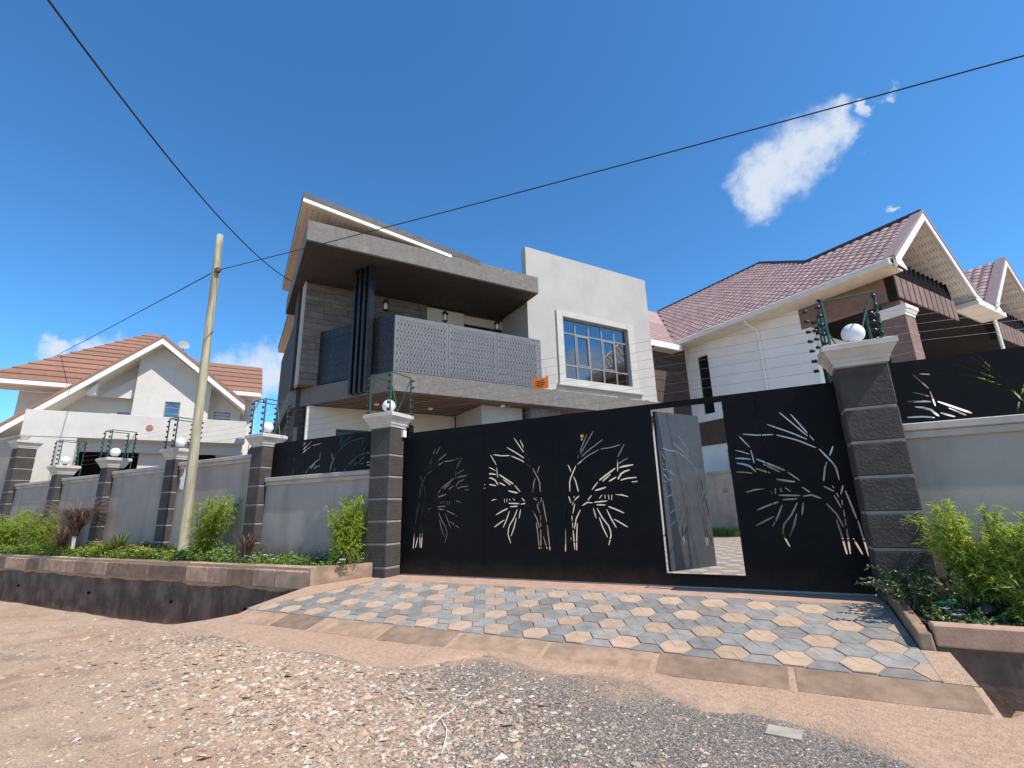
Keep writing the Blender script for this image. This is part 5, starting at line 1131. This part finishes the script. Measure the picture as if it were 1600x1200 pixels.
# ------------------------------------------------------------------ planting
def leaf(mb, p, d, up, L, w, droop=.25):
    d = d.normalized(); sd = d.cross(up)
    if sd.length < 1e-3: sd = Vector((1, 0, 0))
    sd.normalize(); nrm = sd.cross(d)
    a = p; b = p+d*L*.42+sd*w/2-nrm*0; c = p+d*L*.42-sd*w/2; e = p+d*L-Vector((0, 0, droop*L)); m = p+d*L*.42+nrm*w*.22
    k = len(mb.v); mb.v += [tuple(a), tuple(b), tuple(e), tuple(c), tuple(m)]; mb.f += [(k, k+1, k+4), (k+1, k+2, k+4), (k+2, k+3, k+4), (k+3, k, k+4)]
def rv(R, s=1.0): return Vector((R.uniform(-s, s), R.uniform(-s, s), R.uniform(-s, s)))
def bamboo(x, y, z, h, spread, nst, label, seed, lean=(0, 0), leafk=1.0, per=9):
    R = random.Random(seed); t = thing('bamboo_plant', label, 'plant', (x, y, z), 'young bamboo plants along the wall'); st = MB(); lf = MB()
    for i in range(nst):
        a = R.uniform(0, 2*pi); r0 = R.uniform(.0, .10); hh = h*(R.uniform(.45, 1.0)**.8 if i else 1.0); o = Vector((cos(a), sin(a), 0)); out = spread*R.uniform(.25, 1.0)*(hh/h)**.5*(0.35 if i == 0 else 1)
        b = Vector((x, y, z))+o*r0; pts = []
        for k in range(9):
            s_ = k/8; pts.append(b+o*out*s_**1.6+Vector((lean[0]*s_**2*hh, lean[1]*s_**2*hh, hh*s_*(1-.10*s_*s_))))
        st.tube(pts, [.0065*(1-.75*k/8)+.0012 for k in range(9)], 5)
        n = int(per*hh/.1)
        for k in range(n):
            s_ = .12+.88*(k+R.random())/n; f_ = s_*8; i0 = min(7, int(f_)); p = pts[i0].lerp(pts[i0+1], f_-i0)
            tw = (rv(R)+Vector((0, 0, .25))+o*.25).normalized(); tl = R.uniform(.03, .20)*(1.15-.75*s_)*(1+spread); q = p+tw*tl; st.tube([p, q], .0018, 3, caps=False)
            for j in range(R.randint(2, 4)):
                d = (Vector((tw.x*1.3, tw.y*1.3, tw.z*.5))+rv(R, .75)).normalized(); leaf(lf, q-tw*R.uniform(0, .06), d, Vector((0, 0, 1))+rv(R, .5), R.uniform(.055, .11)*leafk, R.uniform(.011, .018)*leafk, R.uniform(.0, .22))
    part('stems', st, 'stem_green', t, fix=False); part('foliage', lf, 'leaf_bamboo', t, fix=False)
bamboo(-6.42, 6.20, .14, 1.26, .40, 20, 'feathery bright bamboo between the gate pillar and the short metal screen pillar', 1)
bamboo(-10.25, 6.1, .14, 1.4, .45, 22, 'bright bamboo leaning away beside the foot of the utility pole', 2, (.42, .0))
bamboo(-17.3, 6.05, .14, 1.25, .55, 22, 'loose bright bamboo just beyond the tall purple fountain grass', 3, (-.2, 0))
bamboo(-19.3, 6.0, .14, 1.35, .6, 22, 'wide bright bamboo clump near the tall end pillar', 4)
bamboo(-21.0, 5.98, .14, 1.1, .6, 16, 'low bright bamboo in front of the tall end pillar', 12)
bamboo(1.62, 5.98, .0, 1.05, .34, 20, 'bright bamboo clump beside the gate pillar by the small planting bed', 5, (-.12, -.05), 1.0)
bamboo(2.02, 5.85, .0, .98, .40, 24, 'dense bright bamboo clump filling the far end of the small planting bed', 6, (.05, 0), 1.0)
bamboo(1.78, 5.62, .0, .55, .36, 14, 'low bright bamboo shoots at the front of the small planting bed', 7, (0, 0), .95)
def fountain(x, y, z, h, n, label, seed, plume=True, trunk=0., mat='leaf_purple', wid=.012):
    R = random.Random(seed); t = thing('fountain_grass' if plume else 'spiky_grass', label, 'plant', (x, y, z)); bl = MB(); pl_ = MB(); zb = z+trunk
    for i in range(n):
        a = R.uniform(0, 2*pi); o = Vector((cos(a), sin(a), 0)); hh = h*R.uniform(.45, .95); out = h*R.uniform(.18, .75)*(1.75 if trunk else 1); w = R.uniform(.6, 1.3)*wid; sd = Vector((-sin(a), cos(a), 0)); b = Vector((x, y, zb))+o*R.uniform(0, .07); k0 = len(bl.v); K = 7
        for k in range(K+1):
            s_ = k/K; p = b+o*out*s_**1.5+Vector((0, 0, hh*((1.9*s_-1.1*s_*s_)/.82 if not trunk else (2.3*s_-1.75*s_*s_)/.75))); ww = w*(1-s_**2)*.5+.0008; bl.v += [tuple(p-sd*ww), tuple(p+sd*ww)]
        bl.f += [(k0+2*k, k0+2*k+1, k0+2*k+3, k0+2*k+2) for k in range(K)]
    part('blades', bl, mat, t, fix=False)
    if plume:
        stm = MB()
        for i in range(plume):
            a = R.uniform(0, 2*pi); o = Vector((cos(a), sin(a), 0)); hh = h*R.uniform(.9, 1.35); out = h*R.uniform(.3, 1.5); b = Vector((x, y, zb)); pts = [b+o*out*s_**1.7+Vector((0, 0, hh*(1.75*s_-.8*s_*s_)/.95)) for s_ in [k/10 for k in range(11)]]
            stm.tube(pts, .0022, 3, caps=False)
            for k in range(60):
                s_ = .72+.28*k/60; f_ = s_*10; i0 = min(9, int(f_)); p = pts[i0].lerp(pts[min(10, i0+1)], f_-i0); d = ((pts[10]-pts[8]).normalized()+rv(R, .8)).normalized(); leaf(pl_, p, d, rv(R), R.uniform(.02, .04), .005, .1)
        part('stalks', stm, 'leaf_purple', t, fix=False); part('plumes', pl_, 'plume', t, fix=False)
    if trunk:
        m_ = MB(); m_.tube([(x, y, z-.05), (x+.01, y, z+trunk*.5), (x, y, zb+.1)], [.045, .036, .04], 8); part('support_stake', m_, 'paper_white', t)
fountain(-15.35, 5.95, .15, .72, 620, 'tall purple fountain grass with drooping plumes above a pale stake', 21, 50, .50)
fountain(-16.5, 6.15, .15, .9, 160, 'smaller tawny fountain grass leaning beside the tall purple one', 25, 10, .0)
fountain(-8.72, 5.98, .15, .62, 90, 'low purple spiky grass in front of the screen pillar', 22, 0, 0, 'leaf_purple', .026)
fountain(-13.4, 6.05, .15, .62, 130, 'green spiky clump against the wall between two pillars', 23, 0, 0, 'leaf_blade', .020)
# ground cover and its flowers
def cover(name, area, n, mat, seed, hmax, lsz, fl):
    R = random.Random(seed); lf = MB(); fm = {k: MB() for k in fl}; st = MB(); (x0, x1, y0, y1, z) = area
    for i in range(n):
        x = R.uniform(x0, x1); y = R.uniform(y0, y1)
        dn = .5+.9*nz2(x, y, 1.6, seed)
        if R.random() > dn+.25: continue
        hh = hmax*max(.15, .55+.6*nz2(x, y, 2.3, seed+3))*R.uniform(.4, 1.05); b = Vector((x, y, z)); tip = b+Vector((R.uniform(-.08, .08), R.uniform(-.1, .06), hh)); st.tube([b, tip], .0025, 3, caps=False)
        for j in range(R.randint(4, 7)):
            p = b.lerp(tip, R.uniform(.35, 1)); d = (rv(R)+Vector((0, 0, .35))).normalized(); leaf(lf, p, d, Vector((0, 0, 1))+rv(R, .4), R.uniform(.6, 1.2)*lsz, R.uniform(.45, .65)*lsz, .15)
        for k, pr in fl.items():
            if R.random() < pr:
                c = tip+Vector((0, 0, .012))
                for j in range(5): a = 2*pi*j/5+R.random(); leaf(fm[k], c, Vector((cos(a), sin(a), .35)), Vector((0, 0, 1)), .036, .028, 0)
    o = tag(link(name, lf.mesh(name, fix=False), mat), kind='stuff')
    tag(part('stalks', st, 'stem_green', o, fix=False), kind='stuff')
    for k, mb in fm.items():
        if mb.v: tag(part('blossoms', mb, k, o, fix=False), kind='stuff')
cover('ground_cover', (-11.0, -6.4, 5.84, 6.32, .14), 1900, 'leaf_cover', 31, .36, .065, {'flower_white': .06, 'flower_purple': .03})
cover('ground_cover', (-16.0, -10.8, 5.80, 6.40, .14), 2400, 'leaf_cover', 32, .46, .07, {'flower_yellow': .2})
cover('ground_cover', (-24.0, -15.8, 5.80, 6.40, .14), 2600, 'leaf_cover', 33, .46, .075, {'flower_yellow': .16})
cover('ground_cover', (-7.0, -6.05, 5.95, 6.32, .14), 220, 'leaf_dark', 34, .36, .05, {'flower_purple': .12, 'flower_white': .1})
cover('ground_cover', (1.02, 2.9, 5.36, 6.30, -.01), 800, 'leaf_dark', 35, .20, .05, {'flower_purple': .05})
# trailing plant spilling over the drive kerb at the foot of the gate pillar by the small planting bed
R = random.Random(41); t = thing('trailing_plant', 'trailing plant with pale flowers spilling over the drive kerb at a gate pillar', 'plant', (.98, 6.1, 0)); st = MB(); lf = MB(); fw = MB(); fp = MB()
for i in range(46):
    b = Vector((R.uniform(.95, 1.35), R.uniform(5.65, 6.28), .0)); a = R.uniform(-.5, .9); o = Vector((-cos(a)*R.uniform(.1, .42), -sin(a)*R.uniform(0, .22), 0)) if R.random() < .55 else Vector((R.uniform(-.15, .22), R.uniform(-.15, .05), 0)); hh = R.uniform(.10, .34); pts = [b+o*s_+Vector((0, 0, hh*sin(pi*.62*s_)*1.05)) for s_ in [k/6 for k in range(7)]]
    st.tube(pts, .0035, 4, caps=False)
    for k in range(22):
        f_ = R.uniform(1, 6); i0 = min(5, int(f_)); p = pts[i0].lerp(pts[i0+1], f_-i0); leaf(lf, p, (rv(R)+Vector((0, 0, .2))).normalized(), Vector((0, 0, 1))+rv(R, .4), R.uniform(.03, .055), R.uniform(.02, .032), .1)
    if R.random() < .4:
        for j in range(7): a = 2*pi*j/7; leaf(fw if R.random() < .6 else fp, pts[6]+Vector((0, 0, .01)), Vector((cos(a), sin(a), .3)), Vector((0, 0, 1)), .024, .018, 0)
part('stems', st, 'stem_brown', t, fix=False); part('foliage', lf, 'leaf_dark', t, fix=False); part('blossoms', fw, 'flower_white', t, fix=False); part('blossoms', fp, 'flower_purple', t, fix=False)
# discarded bottle and black bag among the plants
m_ = MB(); bx = Vector((1.14, 5.72, .11)); pts = [bx+Vector((.013*i*1.1, -.003*i, .002*i)) for i in range(12)]; m_.tube(pts, [.006, .008, .009, .015, .02, .021, .02, .021, .021, .02, .021, .016], 12); b_ = solo('plastic_bottle', m_, 'plastic_green', 'green plastic bottle lying among the plants of the small bed', 'bottle', smooth=True)
m_ = MB(); c = Vector((1.47, 5.64, .09))
N2, N3 = 10, 7
for j in range(N3+1):
    for i in range(N2):
        th = pi*j/N3; ph = 2*pi*i/N2; d = Vector((sin(th)*cos(ph), sin(th)*sin(ph), cos(th))); r = .06*(1+.35*mnoise.noise(d*2.3)); m_.v.append(tuple(c+Vector((d.x*r*1.2, d.y*r, d.z*r))))
for j in range(N3):
    for i in range(N2): m_.f.append((j*N2+i, j*N2+(i+1) % N2, (j+1)*N2+(i+1) % N2, (j+1)*N2+i))
solo('plastic_bag', m_, 'lantern_black', 'crumpled black plastic bag under the bamboo of the small bed', 'bag', smooth=True)
# grass along the inner boundary wall, shrub behind the right screen
def grass(name, pts, n, h, seed):
    R = random.Random(seed); g_ = MB()
    for i in range(n):
        u = R.random(); a, b = pts; p = Vector(a).lerp(Vector(b), u)+Vector((R.uniform(-.35, .35), R.uniform(-.35, .35), 0)); leaf(g_, p, Vector((R.uniform(-.4, .4), R.uniform(-.4, .4), 1)), rv(R), R.uniform(.5, 1)*h, .02, .1)
    return tag(link(name, g_.mesh(name, fix=False), 'grass_green'), kind='stuff')
grass('grass_verge', (H3(14.1, 8.5, -.03), H3(14.1, 13, -.03)), 2200, .38, 51)
bamboo(3.05, 8.9, -.03, 3.1, .5, 12, 'tall bamboo showing its tip over the black screen above the small planting bed', 9, (0, 0), 1.1, 5)
# litter on the road: a broken slab piece, bits of wire
m_ = MB(); sx, sy = -.12, 3.66; z = road_z(sx, sy); m_.hexa([(sx-.10, sy-.07, z-.02), (sx+.09, sy-.08, z-.02), (sx+.10, sy+.05, z-.02), (sx-.08, sy+.06, z-.02), (sx-.10, sy-.07, z+.010), (sx+.09, sy-.08, z+.008), (sx+.10, sy+.05, z+.012), (sx-.08, sy+.06, z+.014)]); solo('concrete_piece', m_, 'broken_slab', 'flat square piece of broken concrete lying in the grey gravel', 'stone')
def litter(pts, label, r=.004, mat='paper_white'):
    m_ = MB(); P = []
    for (px, py_) in pts: 
        d = cw+cr*((px-800)/747.02)-cu*((py_-600)/747.02); s_ = (CAM_H+.315)/-d.z; P.append(Vector((d.x*s_, d.y*s_, road_z(d.x*s_, d.y*s_)+.014)))
    m_.tube(P, r, 6); solo('wire_scrap', m_, mat, label, 'litter', 'scraps on the road', off=tuple(P[0]))
litter([(668, 1150), (676, 1132), (690, 1118), (705, 1112), (712, 1105)], 'thin pale string lying curled on the gravel road', .0035)
litter([(690, 1172), (697, 1150), (698, 1138), (690, 1122), (684, 1118)], 'forked pale string lying on the gravel road', .0035)
litter([(735, 1082), (728, 1088), (716, 1086)], 'short pale wrapper scrap on the gravel road', .005)
litter([(1415, 1070), (1420, 1078), (1424, 1082)], 'yellowish twig lying on the mortar edge of the driveway', .006, 'slab')
